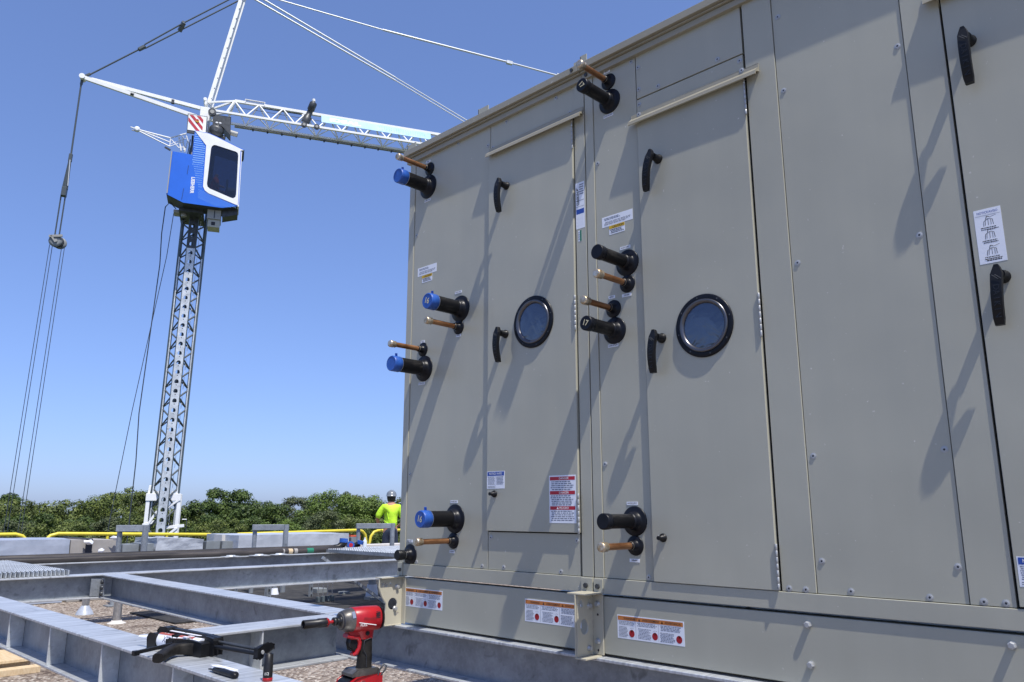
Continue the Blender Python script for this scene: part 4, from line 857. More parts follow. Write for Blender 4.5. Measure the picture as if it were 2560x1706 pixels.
g = MB(); g.box(-11.3, -10.75, 7.2, 8.3, -.615, -.60, GALV); tag(g.build('support_shelf'), 'flat galvanised shelf plate carrying the water bottle behind the grating', 'shelf')

# ------------------------------------------------------------------ AIR HANDLING UNIT CABINETS
YF = 2.70
def face_box(x0, x1, z0, z1, yf, yb, mt, name, par, bev=.0015): 
    m = MB(); m.box(x0, x1, yf, yb, z0, z1, mt); return m.build(name, par, bev, 2)
def label_mesh(par, x0, x1, z0, z1, y, items, name='sticker', label=None):
    m = MB(); W_ = x1 - x0; H_ = z1 - z0
    m.box(x0, x1, y - .0006, y + .0004, z0, z1, LABW)
    n = 0
    for it in items:
        n += 1; off = y - .0006 - .00022 * (1 + (n % 3))
        if it[0] == 'r':
            _, a, b, c, d, mt = it; m.add([(x0 + a * W_, off, z0 + c * H_), (x0 + b * W_, off, z0 + c * H_), (x0 + b * W_, off, z0 + d * H_), (x0 + a * W_, off, z0 + d * H_)], [(0, 1, 2, 3)], mt)
        elif it[0] == 't':
            _, s, a, c, size, mt = it[:6]; rot = it[6] if len(it) > 6 else 0; sx = it[7] if len(it) > 7 else 1
            ex, ey = (X_, Z_) if rot == 0 else ((-Z_, X_) if rot == -90 else (Z_, -X_))
            m.text(s, (x0 + a * W_, y - .0006, z0 + c * H_), ex, ey, -Y_, size, mt, off=.0012, bold=.01, sx=sx)
        elif it[0] == 'l':   # block of small print: rows of word-like dashes
            _, a, b, c, d, rows, mt = it; rnd = random.Random(rows * 7 + int(a * 100) + int(d * 50))
            h = (d - c) / rows
            for k in range(rows):
                zc = d - (k + .5) * h; xx = a + rnd.uniform(0, .06) * (b - a); end = b - rnd.uniform(0, .18) * (b - a)
                while xx < end:
                    wl = min(rnd.uniform(.05, .16) * (b - a), end - xx)
                    m.add([(x0 + xx * W_, off, z0 + (zc - h * .26) * H_), (x0 + (xx + wl) * W_, off, z0 + (zc - h * .26) * H_), (x0 + (xx + wl) * W_, off, z0 + (zc + h * .26) * H_), (x0 + xx * W_, off, z0 + (zc + h * .26) * H_)], [(0, 1, 2, 3)], mt)
                    xx += wl + .025 * (b - a)
        elif it[0] == 'c':
            _, a, c, r, mt = it[:5]; e = it[5] if len(it) > 5 else 1.0
            pts = [(x0 + a * W_ + r * math.cos(q * .3927), off, z0 + c * H_ + r * e * math.sin(q * .3927)) for q in range(16)]; m.add(pts, [tuple(range(16))], mt)
        elif it[0] == 'p':
            _, pts, mt = it; m.add([(x0 + a * W_, off, z0 + c * H_) for a, c in pts], [tuple(range(len(pts)))], mt)
        elif it[0] == 's':
            _, pts, wd, mt = it
            for (a, c), (b, d) in zip(pts, pts[1:]):
                p = Vector((x0 + a * W_, off, z0 + c * H_)); q = Vector((x0 + b * W_, off, z0 + d * H_)); dd = (q - p).normalized(); nn = Vector((-dd.z, 0, dd.x)) * wd / 2
                m.add([p - nn, q - nn, q + nn, p + nn], [(0, 1, 2, 3)], mt)
    o = m.build(name, par)
    if label: o['label'] = label
    return o
SCREW = None
def screw(par, x, z, y=YF, big=False):
    global SCREW
    key = 'SB' if big else 'SS'
    if key not in MATS:
        m = MB()
        if not big:
            m.lathe((0, 0, 0), (0, -1, 0), [(0, .0115), (.001, .0115), (.0012, .0085), (.0028, .0085), (.0034, .007)], ZINC, 12)
            m.lathe((0, -.0034, 0), (0, -1, 0), [(0, .0036), (.0003, .0034)], INK, 8)
        else:
            m.lathe((0, 0, 0), (0, -1, 0), [(0, .0125), (.002, .0125)], ZINC, 14); m.lathe((0, -.002, 0), (0, -1, 0), [(0, .0112), (.012, .0112), (.014, .008)], ZINC, 6)
        me = bpy.data.meshes.new('screw'); me.from_pydata(m.v, [], m.f)
        for q in m.mats: me.materials.append(q)
        me.polygons.foreach_set('material_index', m.mi); me.update(); MATS[key] = me
    o = link('bolt' if big else 'screw', MATS[key], par); o.location = (x, y, z); o.rotation_euler = (0, random.uniform(0, 6), 0)
    return o
def pipe(par, x, z, L, kind, label, mark=None, fl=None):
    """pipe stub standing out of the cabinet: flange on the wall, tube, cap"""
    y = YF + .0055
    if kind == 'blue': rp, rf = .0395, .072
    elif kind == 'black': rp, rf = .0285, .060
    elif kind == 'copper': rp, rf = .0135, .040
    else: rp, rf = .022, .054
    if fl: rf = fl
    m = MB()
    mt = {'blue': PIPEB, 'black': PIPEB, 'copper': COPPER, 'stub': STEEL}[kind]
    m.lathe((x, y - .001, z), (0, -1, 0), [(0, rp), (L - .01, rp)], mt, 24)
    if kind == 'copper': m.lathe((x, y - .03, z), (0, -1, 0), [(0, rp + .001), (.004, rp + .004), (.008, rp + .001)], SOLDER, 16)
    o = m.build('pipe', par); o['label'] = label
    m = MB(); m.lathe((x, y - .0005, z), (0, -1, 0), [(0, rf), (.004, rf), (.006, rf - .004), (.007, rp + (rf - rp) * .45), (.012, rp + (rf - rp) * .28), (.030, rp + .004), (.040, rp + .002), (.041, rp - .002)], RUB, 32)
    if kind in ('blue', 'black'): pass
    m.build('wall_flange', o)
    tip = Vector((x, y - L, z)); m = MB()
    if kind == 'blue':
        m.lathe(tip + Y_ * .052, (0, -1, 0), [(0, rp + .0005), (.001, rp + .0030), (.046, rp + .0024), (.051, rp + .0002), (.052, rp - .003), (.0505, rp - .006)], BLUECAP, 28)
        m.cyl(tip + Y_ * .054, tip + Y_ * .0521, rp + .002, STEEL, n=24); m.beam(tip + Vector((.0, .035, rp)), tip + Vector((.004, .03, rp + .018)), .012, .006, BLUECAP)
    elif kind == 'black':
        m.lathe(tip + Y_ * .035, (0, -1, 0), [(0, rp + .0008), (.001, rp + .003), (.032, rp + .0035), (.035, rp + .0), (.0345, rp - .004)], RUB, 28)
    elif kind == 'copper':
        m.lathe(tip + Y_ * .04, (0, -1, 0), [(0, rp + .001), (.004, rp + .005), (.012, rp + .002), (.018, rp + .006), (.034, rp + .0058), (.039, rp + .0035), (.0402, rp - .002), (.0398, .004)], SOLDER, 20)
    else:
        m.lathe(tip + Y_ * .045, (0, -1, 0), [(0, rp + .003), (.04, rp + .006), (.045, rp + .002)], STRAP, 20)
    m.build('end_cap', o)
    if mark:
        m = MB(); rot = mark[1]; c, s = math.cos(R(rot)), math.sin(R(rot))
        m.text(mark[0], tip + Vector((0, -.0005, 0)), Vector((c, 0, s)), Vector((-s, 0, c)), -Y_, .042 if kind == 'blue' else .034, CHALK, off=.001, bold=.02, sx=.9); m.build('chalk_mark', o)
    return o
def tag_small(par, x, z, txt, w_=.056):
    return label_mesh(par, x - w_ / 2, x + w_ / 2, z - .0068, z + .0068, YF + .0036, [('t', txt, .5, .5, .0095, INK, 0, .72 if len(txt) > 6 else 1)], 'name_tag')
EMB = mat('embossed_letters', (.016, .017, .020), .35, spec=.35)  # lighter than the lever plastic to stand for a highlight on the relief
def handle(par, xt, zt, xb, zb, yw):
    """curved black lever handle on a boss: xt,zt top centre, xb,zb bottom centre"""
    m = MB(); n = 9; w0 = .0182
    yc = yw - .052
    m.lathe((xt + .004, yw + .0005, zt - .018), (0, -1, 0), [(0, .021), (.006, .021), (.010, .017), (.042, .0145)], STRAP, 18)
    vs_ = []; fs = []
    rows = []
    for k in range(n + 1):
        t = k / n; c = Vector((xt + (xb - xt) * t, yc - .016 * math.sin(t * math.pi) + .016 * t, zt + (zb - zt) * t)); wd = w0 * (1 - .12 * t) * (1 if 0 < k < n else .82); th = .010 - .001 * t
        if k == 0: wd *= .75
        rows.append([c + Vector((-wd, .0, 0)), c + Vector((-wd * .88, -th, 0)), c + Vector((wd * .88, -th, 0)), c + Vector((wd, 0, 0)), c + Vector((wd * .9, th, 0)), c + Vector((-wd * .9, th, 0))])
    top = rows[0]; rows.insert(0, [p + Vector((0, 0, .010)) * 1 + (Vector((xt, p.y, p.z)) - p) * .45 for p in top])
    for r_ in rows: vs_ += r_
    for i in range(len(rows) - 1):
        for k in range(6): fs.append((i * 6 + k, i * 6 + (k + 1) % 6, (i + 1) * 6 + (k + 1) % 6, (i + 1) * 6 + k))
    m.add(vs_, fs, STRAP, False); m.add(rows[0], [(0, 1, 2, 3, 4, 5)], STRAP); m.add(rows[-1], [(5, 4, 3, 2, 1, 0)], STRAP)
    # embossed lettering running down the lever
    for k, ch in enumerate('DAIKIN'):
        t = .36 + k * .095; c = Vector((xt + (xb - xt) * t, yc - .016 * math.sin(t * math.pi) + .016 * t - .0101, zt + (zb - zt) * t))
        m.text(ch, c, -Z_, X_, -Y_, .024, EMB, off=.0004, extrude=.0005)
    c = Vector((xt + (xb - xt) * .17, yc - .0195, zt + (zb - zt) * .17))
    for q in (0, .008): m.beam(c + Vector((-.010 + q, 0, .006)), c + Vector((.006 + q, 0, -.010)), .002, .0012, DARKM, up=Y_)
    o = m.build('handle', par); b = o.modifiers.new('edge', 'BEVEL'); b.width = .0015; b.segments = 2; b.angle_limit = R(50); return o
def porthole(par, x, z, yw):
    m = MB(); m.lathe((x, yw + .0005, z), (0, -1, 0), [(0, .128), (.0055, .128), (.0075, .124), (.008, .109), (.0075, .106)], RUB, 48, True, False)
    for k in range(8): q = k * math.pi / 4 + .2; m.lathe((x + math.cos(q) * .117, yw - .0075, z + math.sin(q) * .117), (0, -1, 0), [(0, .0035), (.001, .002)], DARKM, 8)
    m.build('window_ring', par)
    m = MB(); m.lathe((x, yw - .0065, z), (0, -1, 0), [(0, .1075), (.006, .1065), (.008, .102), (.0035, .095), (.0, .0915), (-.004, .0905)], RIMM, 48, False, False); m.build('inner_rim', par)
    m = MB(); m.lathe((x, yw - .002, z), (0, -1, 0), [(0, .0935), (.0015, .08), (.003, .055), (.004, .028), (.0043, .004)], PORT, 40); m.build('window_pane', par)
def hinge(par, x, z0, z1, yw):
    m = MB(); n = 7; h = (z1 - z0) / n
    for k in range(n): m.lathe((x, yw - .004, z0 + k * h + .001), (0, 0, 1), [(0, .0036), (.0006, .0042), (h - .0016, .0042), (h - .001, .0036)], ZINC, 10)
    m.box(x - .010, x, yw - .0005, yw + .002, z0, z1, TAUPE); return m.build('hinge', par)
def drip(par, x0, x1, z1, name='drip_rail'):
    m = MB(); y = YF - .001
    m.prism([(0, z1 + .028), (-.005, z1 + .028), (-.006, z1 + .010), (-.034, z1 - .014), (-.036, z1 - .030), (-.031, z1 - .030), (-.029, z1 - .016), (0, z1 - .006)], (x0, y, 0), Y_, Z_, X_, x1 - x0, TAUPE2)
    m.build(name, par, .0008)
WARN = lambda: [('r', .01, .985, .78, .955, ORANGE), ('t', 'WARNING', .19, .865, .0115, INK, 0, 1.0), ('p', [(.05, .80), (.08, .80), (.065, .93)], INK), ('t', 'AVERTISSEMENT', .52, .865, .0115, INK, 0, .95), ('p', [(.33, .80), (.36, .80), (.345, .93)], INK), ('t', 'ADVERTENCIA', .84, .865, .0115, INK, 0, .95), ('p', [(.67, .80), (.70, .80), (.685, .93)], INK),
    ('l', .02, .27, .58, .75, 3, GREYINK), ('l', .31, .61, .58, .75, 3, GREYINK), ('l', .65, .97, .52, .75, 4, GREYINK), ('l', .02, .17, .06, .52, 8, GREYINK), ('l', .32, .52, .06, .52, 8, GREYINK), ('l', .65, .87, .06, .46, 7, GREYINK),
    ('c', .225, .25, .0135, TOMATO, 1.05), ('c', .575, .25, .0135, TOMATO, 1.05), ('c', .925, .25, .0135, TOMATO, 1.05),
    ('p', [(.21, .39), (.24, .39), (.228, .27)], GREENL), ('p', [(.56, .39), (.59, .39), (.578, .27)], GREENL), ('p', [(.91, .39), (.94, .39), (.928, .27)], GREENL),
    ('s', [(.20, .48), (.208, .45)], .0012, INK), ('s', [(.225, .50), (.225, .45)], .0012, INK), ('s', [(.25, .48), (.242, .45)], .0012, INK), ('s', [(.55, .48), (.558, .45)], .0012, INK), ('s', [(.575, .50), (.575, .45)], .0012, INK), ('s', [(.60, .48), (.592, .45)], .0012, INK),
    ('r', .288, .291, .05, .75, GREYINK), ('r', .628, .631, .05, .75, GREYINK)]
CAUT = [('r', 0, 1, .62, 1, YEL), ('t', 'CAUTION', .56, .80, .0145, INK, 0, 1), ('p', [(.08, .68), (.20, .68), (.14, .92)], INK), ('l', .06, .94, .1, .58, 3, INK)]
INFO = [('l', .06, .62, .62, .88, 2, GREYINK), ('l', .06, .94, .15, .5, 3, GREYINK)]
NOTB = [('r', .03, .97, .74, .97, BLUEL), ('t', 'NOTICE / AVISO', .5, .855, .0145, WHITE, 0, .85), ('l', .05, .47, .22, .70, 7, GREYINK), ('l', .53, .95, .22, .70, 6, GREYINK), ('l', .05, .47, .05, .18, 2, GREYINK), ('r', .497, .503, .05, .72, BLUEL)]
DANG = [('r', .03, .97, .895, .97, RED), ('t', 'DANGER', .56, .932, .0135, WHITE, 0, 1.05), ('p', [(.28, .91), (.36, .91), (.32, .96)], WHITE), ('l', .05, .95, .68, .885, 5, GREYINK),
        ('r', .03, .97, .595, .67, RED), ('t', 'DANGER', .56, .632, .0135, WHITE, 0, 1.05), ('p', [(.28, .61), (.36, .61), (.32, .66)], WHITE), ('l', .05, .95, .36, .585, 6, GREYINK),
        ('r', .03, .97, .275, .35, RED), ('t', 'PELIGRO', .56, .312, .0135, WHITE, 0, 1.05), ('p', [(.28, .29), (.36, .29), (.32, .34)], WHITE), ('l', .05, .95, .04, .265, 6, GREYINK)]

def cabinet(x0, x1, label):
    t = thing('air_handling_unit', ((x0 + x1) / 2, 3.9, -.583), label, 'air handler')
    m = MB(); m.box(x0 + .004, x1 - .004, YF + .022, 5.1, -.335, 2.05, BLACK); m.build('core', t)
    m = MB(); m.box(x0 + .002, x1 - .002, YF + .06, 5.12, 2.055, 2.10, TAUPE); m.build('roof_panel', t)
    return t
# ---- left unit
A = cabinet(-3.495, -2.160, 'left beige air handling unit cabinet with one porthole door and blue capped black pipes')
face_box(-3.495, -3.448, -.34, 2.045, YF, YF + .02, TAUPE, 'corner_post', A)
m = MB(); m.box(-3.4955, -3.4945 + .0, YF + .0205, 5.1, -.335, 2.045, TAUPE); m.build('end_panel', A)
face_box(-3.446, -2.812, -.272, 2.043, YF + .0045, YF + .02, TAUPE, 'panel', A, .001)
face_box(-2.8075, -2.2355, -.272, -.098, YF + .0045, YF + .02, TAUPE, 'lower_panel', A, .001)
face_box(-2.8075, -2.2245, 1.872, 2.043, YF + .0045, YF + .02, TAUPE, 'header_panel', A, .001)
face_box(-2.2225, -2.1615, -.272, 2.045, YF, YF + .02, TAUPE, 'corner_post', A)
face_box(-3.495, -2.1615, -.335, -.274, YF - .004, YF + .02, TAUPE, 'bottom_rail', A, .002)
d = face_box(-2.808, -2.2310, -.0925, 1.862, YF - .009, YF + .012, TAUPE, 'door', A, .002); YD = YF - .009
handle(d, -2.678, 1.664, -2.694, 1.500, YD); handle(d, -2.683, .878, -2.694, .716, YD); porthole(d, -2.49, .891, YD)
for z0, z1 in ((1.70, 1.86), (.805, .972), (-.098, .074)): hinge(d, -2.2268, z0, z1, YD)
m = MB(); kx, kz = -2.752, .081; m.lathe((kx, YD, kz), (0, -1, 0), [(0, .017), (.005, .017), (.006, .011), (.018, .011), (.019, .008), (.036, .008)], STRAP, 14); m.build('test_port', d)
label_mesh(d, -2.806, -2.684, .106, .189, YD, NOTB, 'notice_sticker'); label_mesh(d, -2.399, -2.243, -.052, .157, YD, DANG, 'danger_sticker')
drip(A, -2.808, -2.163, 1.872)
for x, z in ((-3.426, 1.568), (-3.426, .195), (-3.426, -.157), (-3.352, -.262), (-2.849, -.26), (-2.828, 1.93), (-3.42, 2.0), (-3.071, 2.028)): screw(A, x, z, YF + .0045)
for x, z in ((-2.789, -.124), (-2.702, -.258), (-2.346, -.26), (-2.252, -.126), (-2.790, 1.905), (-2.252, 1.905), (-2.689, 2.02), (-2.34, 2.02)): screw(A, x, z, YF + .0045)
P16 = 'short black pipe with blue cap marked 16'
pipe(A, -3.319, 1.952, .241, 'copper', 'copper pipe at the top of the left cabinet')
pipe(A, -3.329, 1.845, .225, 'blue', 'black pipe with blue cap at the top of the left cabinet')
pipe(A, -3.034, 1.058, .232, 'blue', P16 + ' at mid height', ('16', -18)); pipe(A, -3.045, .958, .229, 'copper', 'copper pipe below the mid height pipe marked 16')
pipe(A, -3.341, .879, .233, 'copper', 'copper pipe above the plain blue capped pipe near the left corner'); pipe(A, -3.328, .770, .229, 'blue', 'black pipe with plain blue cap near the left corner')
pipe(A, -3.052, -.038, .23, 'blue', P16 + ' near the bottom', ('16', -12)); pipe(A, -3.061, -.146, .245, 'copper', 'lowest copper pipe of the left cabinet'); pipe(A, -3.406, -.226, .091, 'stub', 'short steel stub with black cap at the bottom corner')
tag_small(A, -3.333, 1.761, 'WATER RETURN'); tag_small(A, -3.334, 2.004, 'VENT', .038); tag_small(A, -3.052, 1.153, 'WATER SUPPLY'); tag_small(A, -3.046, .913, 'DRAIN', .038); tag_small(A, -3.345, .924, 'VENT', .034); tag_small(A, -3.346, .688, 'WATER RETURN'); tag_small(A, -3.06, .047, 'WATER SUPPLY'); tag_small(A, -3.07, -.20, 'DRAIN', .038); tag_small(A, -3.412, -.156, 'DRAIN', .05)
label_mesh(A, -3.406, -3.239, 1.313, 1.363, YF + .0045, INFO, 'info_sticker'); label_mesh(A, -3.366, -3.277, 1.268, 1.311, YF + .0043, CAUT, 'caution_sticker')
label_mesh(A, -2.2215, -2.1685, 1.292, 1.522, YF, [('t', 'DAIKIN', .28, .66, .021, INK, 90, 1), ('l', .42, .95, .72, .97, 5, GREYINK), ('r', .06, .94, .315, .42, BLUEL), ('r', .04, .96, .60, .61, GREYINK), ('r', .04, .96, .47, .478, GREYINK), ('l', .1, .9, .05, .25, 3, LABW), ('p', [(.12, .83), (.34, .83), (.12, .9)], INK)], 'rating_plate')
label_mesh(A, -2.2095, -2.1885, 1.230, 1.283, YF, [('r', .5, 1, 0, 1, DKGREEN), ('l', .1, .45, .1, .9, 4, GREYINK)], 'inspection_sticker')
for y0, y1, z0, z1, mt, nm in ((2.684, 2.72, 2.034, 2.062, TAUPE2, 'lower_trim'), (2.672, 2.75, 2.064, 2.072, TAUPE2, 'trim_return'), (2.656, 2.76, 2.074, 2.108, TAUPE2, 'roof_fascia')):
    m = MB(); m.box(-3.512, -2.1615, y0, y1, z0, z1, mt); m.build(nm, A, .0015, 2)
for xx in (-3.49, -2.865): 
    m = MB(); m.prism([(0, 2.09), (0, 2.165), (.05, 2.165), (.15, 2.10)], (xx - .03, 2.69, 0), Y_, Z_, X_, .004, TAUPE); m.box(xx - .03, xx + .05, 2.69, 2.694, 2.09, 2.162, TAUPE); m.build('lifting_lug', A)
# base rail of the left unit
face_box(-3.478, -2.170, -.572, -.346, YF + .003, YF + .06, TAUPE, 'base_rail', A, .004)
m = MB(); m.box(-3.478, -2.17, YF + .061, 5.1, -.57, -.50, TAUPE); m.build('base_floor', A)
label_mesh(A, -3.452, -3.137, -.488, -.394, YF + .003, WARN(), 'warning_sticker'); label_mesh(A, -2.564, -2.235, -.485, -.388, YF + .003, WARN(), 'warning_sticker')
def holes_plate(par, poly, x, holes, name, mt=CREAM, t_=.007):
    m = MB(); m.prism(poly, (x, 0, 0), Y_, Z_, X_, t_, mt, holes); return m.build(name, par, .0015)
def circ(cy_, cz_, r, n=14, e=1): return [(cy_ + r * math.cos(2 * math.pi * k / n), cz_ + r * e * math.sin(2 * math.pi * k / n)) for k in range(n)]
lug = holes_plate(A, [(2.702, -.345), (2.555, -.345), (2.552, -.385), (2.572, -.435), (2.600, -.470), (2.598, -.52), (2.590, -.578), (2.702, -.578)], -3.470, [circ(2.640, -.475, .030), circ(2.594, -.378, .011), circ(2.572, -.372, .007), circ(2.622, -.37, .007), circ(2.675, -.525, .006), circ(2.685, -.40, .006)], 'lifting_bracket')
m = MB(); m.box(-3.476, -3.432, 2.698, 2.7025, -.578, -.345, CREAM); m.box(-3.50, -3.44, 2.55, 2.70, -.344, -.338, CREAM)
m.tube([(-3.466, 2.555, -.346), (-3.466, 2.552, -.385), (-3.466, 2.572, -.435), (-3.466, 2.600, -.470), (-3.466, 2.598, -.52), (-3.466, 2.590, -.578)], .006, CREAM, 6); m.box(-3.50, -3.46, 2.59, 2.70, -.584, -.578, CREAM); m.build('bracket_flange', lug, .001)
for y, z in ((2.665, -.39), (2.655, -.50)): m = MB(); m.lathe((-3.463, y, z), (1, 0, 0), [(0, .014), (.003, .014), (.004, .010), (.014, .010)], ZINC, 6); m.build('bolt', lug)
m = MB(); m.box(-3.497, -3.455, YF - .009, YF, -.335, -.268, TAUPE); m.lathe((-3.475, YF - .009, -.305), (0, -1, 0), [(0, .010), (.008, .010)], DARKM, 6); m.build('splice_plate', A, .001)
# centre bracket between the units
lug2 = holes_plate(A, [(2.702, -.338), (2.594, -.338), (2.590, -.578), (2.702, -.578)], -2.172, [circ(2.638, -.465, .026, 18, 1.2), circ(2.622, -.372, .011, 12, 1.5), circ(2.604, -.375, .005), circ(2.672, -.36, .005)], 'lifting_bracket')
m = MB(); m.box(-2.165, -2.112, 2.693, 2.6995, -.577, -.338, CREAM); m.box(-2.215, -2.112, 2.588, 2.70, -.336, -.330, CREAM); m.box(-2.176, -2.120, 2.588, 2.70, -.586, -.579, CREAM); m.box(-2.176, -2.170, 2.586, 2.592, -.578, -.337, CREAM); m.build('bracket_flange', lug2, .001)
for x, z in ((-2.138, -.378), (-2.138, -.525)): m = MB(); m.lathe((x, 2.693, z), (0, -1, 0), [(0, .013), (.003, .013), (.004, .0095), (.013, .0095)], ZINC, 6); m.build('bolt', lug2)
for y, z in ((2.668, -.385), (2.665, -.552)): m = MB(); m.lathe((-2.165, y, z), (1, 0, 0), [(0, .013), (.003, .013), (.004, .0095), (.013, .0095)], ZINC, 6); m.build('bolt', lug2)
for (z) in (-.42, -.56): m = MB(); m.lathe((-2.138, 2.6925, z), (0, -1, 0), [(0, .005), (.0005, .005)], INK, 8); m.build('hole', lug2)
m = MB(); m.box(-2.2225, -2.1625, YF - .010, YF - .0035, -.334, -.277, TAUPE); m.lathe((-2.195, YF - .010, -.307), (0, -1, 0), [(0, .011), (.009, .011)], DARKM, 6); m.build('splice_plate', A, .001)
# ---- right unit
B = cabinet(-2.156, .95, 'right beige air handling unit cabinet with a porthole door, wide panel and black capped pipes')
face_box(-2.1555, -2.1075, -.272, 2.045, YF, YF + .02, TAUPE, 'corner_post', B)
face_box(-2.1055, -1.861, -.272, 2.043, YF + .0045, YF + .02, TAUPE, 'panel', B, .001)
face_box(-1.8585, -1.336, 1.705, 1.817, YF + .0045, YF + .02, TAUPE, 'header_panel', B, .001)
face_box(-1.8565, -1.335, 1.823, 2.043, YF + .0045, YF + .02, TAUPE, 'upper_panel', B, .001)
face_box(-1.324, -1.2015, -.272, 2.045, YF, YF + .02, TAUPE, 'stile', B)
face_box(-1.1990, -.7375, -.272, 2.043, YF + .0045, YF + .02, TAUPE, 'wide_panel', B, .001)
face_box(-.7345, -.6145, -.272, 2.045, YF, YF + .02, TAUPE, 'stile', B)
face_box(-2.1555, .95, -.335, -.274, YF - .004, YF + .02, TAUPE, 'bottom_rail', B, .002)
face_box(-.600, .02, 1.705, 2.043, YF + .0045, YF + .02, TAUPE, 'header_panel', B, .001)
face_box(.03, .95, -.272, 2.045, YF, YF + .02, TAUPE, 'panel', B)
d = face_box(-1.8525, -1.3335, -.272, 1.697, YD, YF + .012, TAUPE, 'door', B, .002)
handle(d, -1.752, 1.507, -1.792, 1.345, YD); handle(d, -1.771, .716, -1.792, .551, YD); porthole(d, -1.568, .719, YD)
for z0, z1 in ((1.54, 1.695), (.635, .805), (-.270, -.113)): hinge(d, -1.3288, z0, z1, YD)
m = MB(); kx, kz = -1.800, -.103; m.lathe((kx, YD, kz), (0, -1, 0), [(0, .017), (.005, .017), (.006, .011), (.018, .011), (.019, .008), (.036, .008)], STRAP, 14); m.build('test_port', d)
drip(B, -1.882, -1.268, 1.716); drip(B, -.652, .06, 1.716)
YD = YF - .006
d = face_box(-.6065, .018, -.268, 1.697, YD, YF + .012, TAUPE, 'door', B, .002)
handle(d, -.541, 1.523, -.545, 1.342, YD); handle(d, -.538, .718, -.552, .545, YD)
label_mesh(d, -.5915, -.5165, .751, .928, YD, [('t', 'NOTICE/AVISO', .5, .93, .0105, BLUEL, 0, .82), ('r', .03, .97, .875, .88, GREYINK)] +
    [it for zc in (.74, .50, .20) for it in (('s', [(.32, zc - .06), (.34, zc + .03), (.5, zc + .07), (.66, zc + .05), (.68, zc - .05)], .0014, INK), ('s', [(.5, zc + .07), (.5, zc - .05)], .0012, INK), ('s', [(.42, zc + .06), (.46, zc + .12), (.56, zc + .10)], .002, INK), ('s', [(.55, zc + .09), (.8, zc + .12)], .001, INK), ('s', [(.38, zc - .05), (.40, zc + .04)], .0012, INK), ('s', [(.60, zc - .05), (.60, zc + .05)], .0012, INK), ('l', .2, .85, zc - .14, zc - .075, 2, INK))] + [('l', .25, .9, .03, .07, 1, INK)], 'notice_sticker')
label_mesh(d, -.5985, -.48, -.212, -.128, YD, NOTB, 'notice_sticker')
for x, z in ((-1.2105, -.267), (-1.297, -.268)): pass
for x, z in ((-1.176, 1.91), (-1.176, 1.59), (-1.176, .893), (-1.176, .188), (-1.176, -.166), (-1.086, -.258), (-.846, -.26), (-.757, 1.592), (-.757, .894), (-.757, .188), (-.757, -.165), (-2.088, 1.584), (-2.088, .197), (-1.884, -.258), (-1.88, 2.02),
    (-1.844, 1.975), (-1.845, 1.866), (-1.845, 1.790), (-1.742, 1.840), (-1.447, 1.843), (-1.349, 1.793)): screw(B, x, z, YF + .0045)
for x, z in ((-1.297, -.262), (-1.237, -.262), (-.697, -.261), (-.640, -.261)): screw(B, x, z, YF)
for x, z in ((-1.846, 1.737), (-1.342, 1.741)): screw(B, x + .004, z, YF - .006)
pipe(B, -2.012, 1.973, .222, 'copper', 'copper pipe at the top of the right cabinet'); pipe(B, -2.009, 1.871, .209, 'black', 'black capped pipe at the top of the right cabinet marked 17', ('17', -60))
pipe(B, -1.938, 1.066, .219, 'black', 'plain black capped pipe at mid height'); pipe(B, -1.941, .971, .223, 'copper', 'copper pipe right below the plain black pipe')
pipe(B, -2.020, .872, .216, 'copper', 'copper pipe beside the VENT tag'); pipe(B, -2.017, .773, .205, 'black', 'black capped pipe with chalk mark 17 beside the hinge gap', ('17', -20))
pipe(B, -1.943, -.040, .215, 'black', 'lowest black capped pipe of the right cabinet'); pipe(B, -1.944, -.137, .232, 'copper', 'lowest copper pipe of the right cabinet')
tag_small(B, -2.02, 2.029, 'VENT', .036); tag_small(B, -2.019, 1.802, 'WATER RETURN'); tag_small(B, -1.947, 1.139, 'WATER SUPPLY'); tag_small(B, -1.947, .921, 'DRAIN', .05); tag_small(B, -2.028, .927, 'VENT', .036); tag_small(B, -2.028, .708, 'WATER RETURN'); tag_small(B, -1.953, .031, 'WATER SUPPLY'); tag_small(B, -1.950, -.196, 'DRAIN', .05)
label_mesh(B, -2.072, -1.902, 1.261, 1.310, YF + .0045, INFO, 'info_sticker'); label_mesh(B, -2.032, -1.946, 1.218, 1.2605, YF + .0043, CAUT, 'caution_sticker')
for y0, y1, z0, z1, mt, nm in ((2.684, 2.72, 2.034, 2.062, TAUPE2, 'lower_trim'), (2.672, 2.75, 2.064, 2.072, TAUPE2, 'trim_return'), (2.656, 2.76, 2.074, 2.108, TAUPE2, 'roof_fascia')):
    m = MB(); m.box(-2.1595, .95, y0, y1, z0, z1, mt); m.build(nm, B, .0015, 2)
m = MB(); xx = -2.14; m.prism([(0, 2.09), (0, 2.165), (.05, 2.165), (.15, 2.10)], (xx - .03, 2.69, 0), Y_, Z_, X_, .004, TAUPE); m.box(xx - .07, xx - .03, 2.69, 2.694, 2.09, 2.15, TAUPE); m.box(xx - .03, xx + .01, 2.69, 2.694, 2.09, 2.168, TAUPE); m.build('lifting_lug', B)
m = MB(); m.lathe((-2.195, 2.655, 2.09), (0, -1, 0), [(0, .009), (.006, .009)], DARKM, 8); m.lathe((-2.13, 2.683, 2.05), (0, -1, 0), [(0, .009), (.006, .009)], DARKM, 8); m.build('bolt', B)
face_box(-2.150, .95, -.572, -.346, YF + .003, YF + .06, TAUPE, 'base_rail', B, .004)
m = MB(); m.box(-2.15, .95, YF + .061, 5.1, -.57, -.50, TAUPE); m.build('base_floor', B)
label_mesh(B, -2.045, -1.730, -.502, -.412, YF + .003, WARN(), 'warning_sticker')
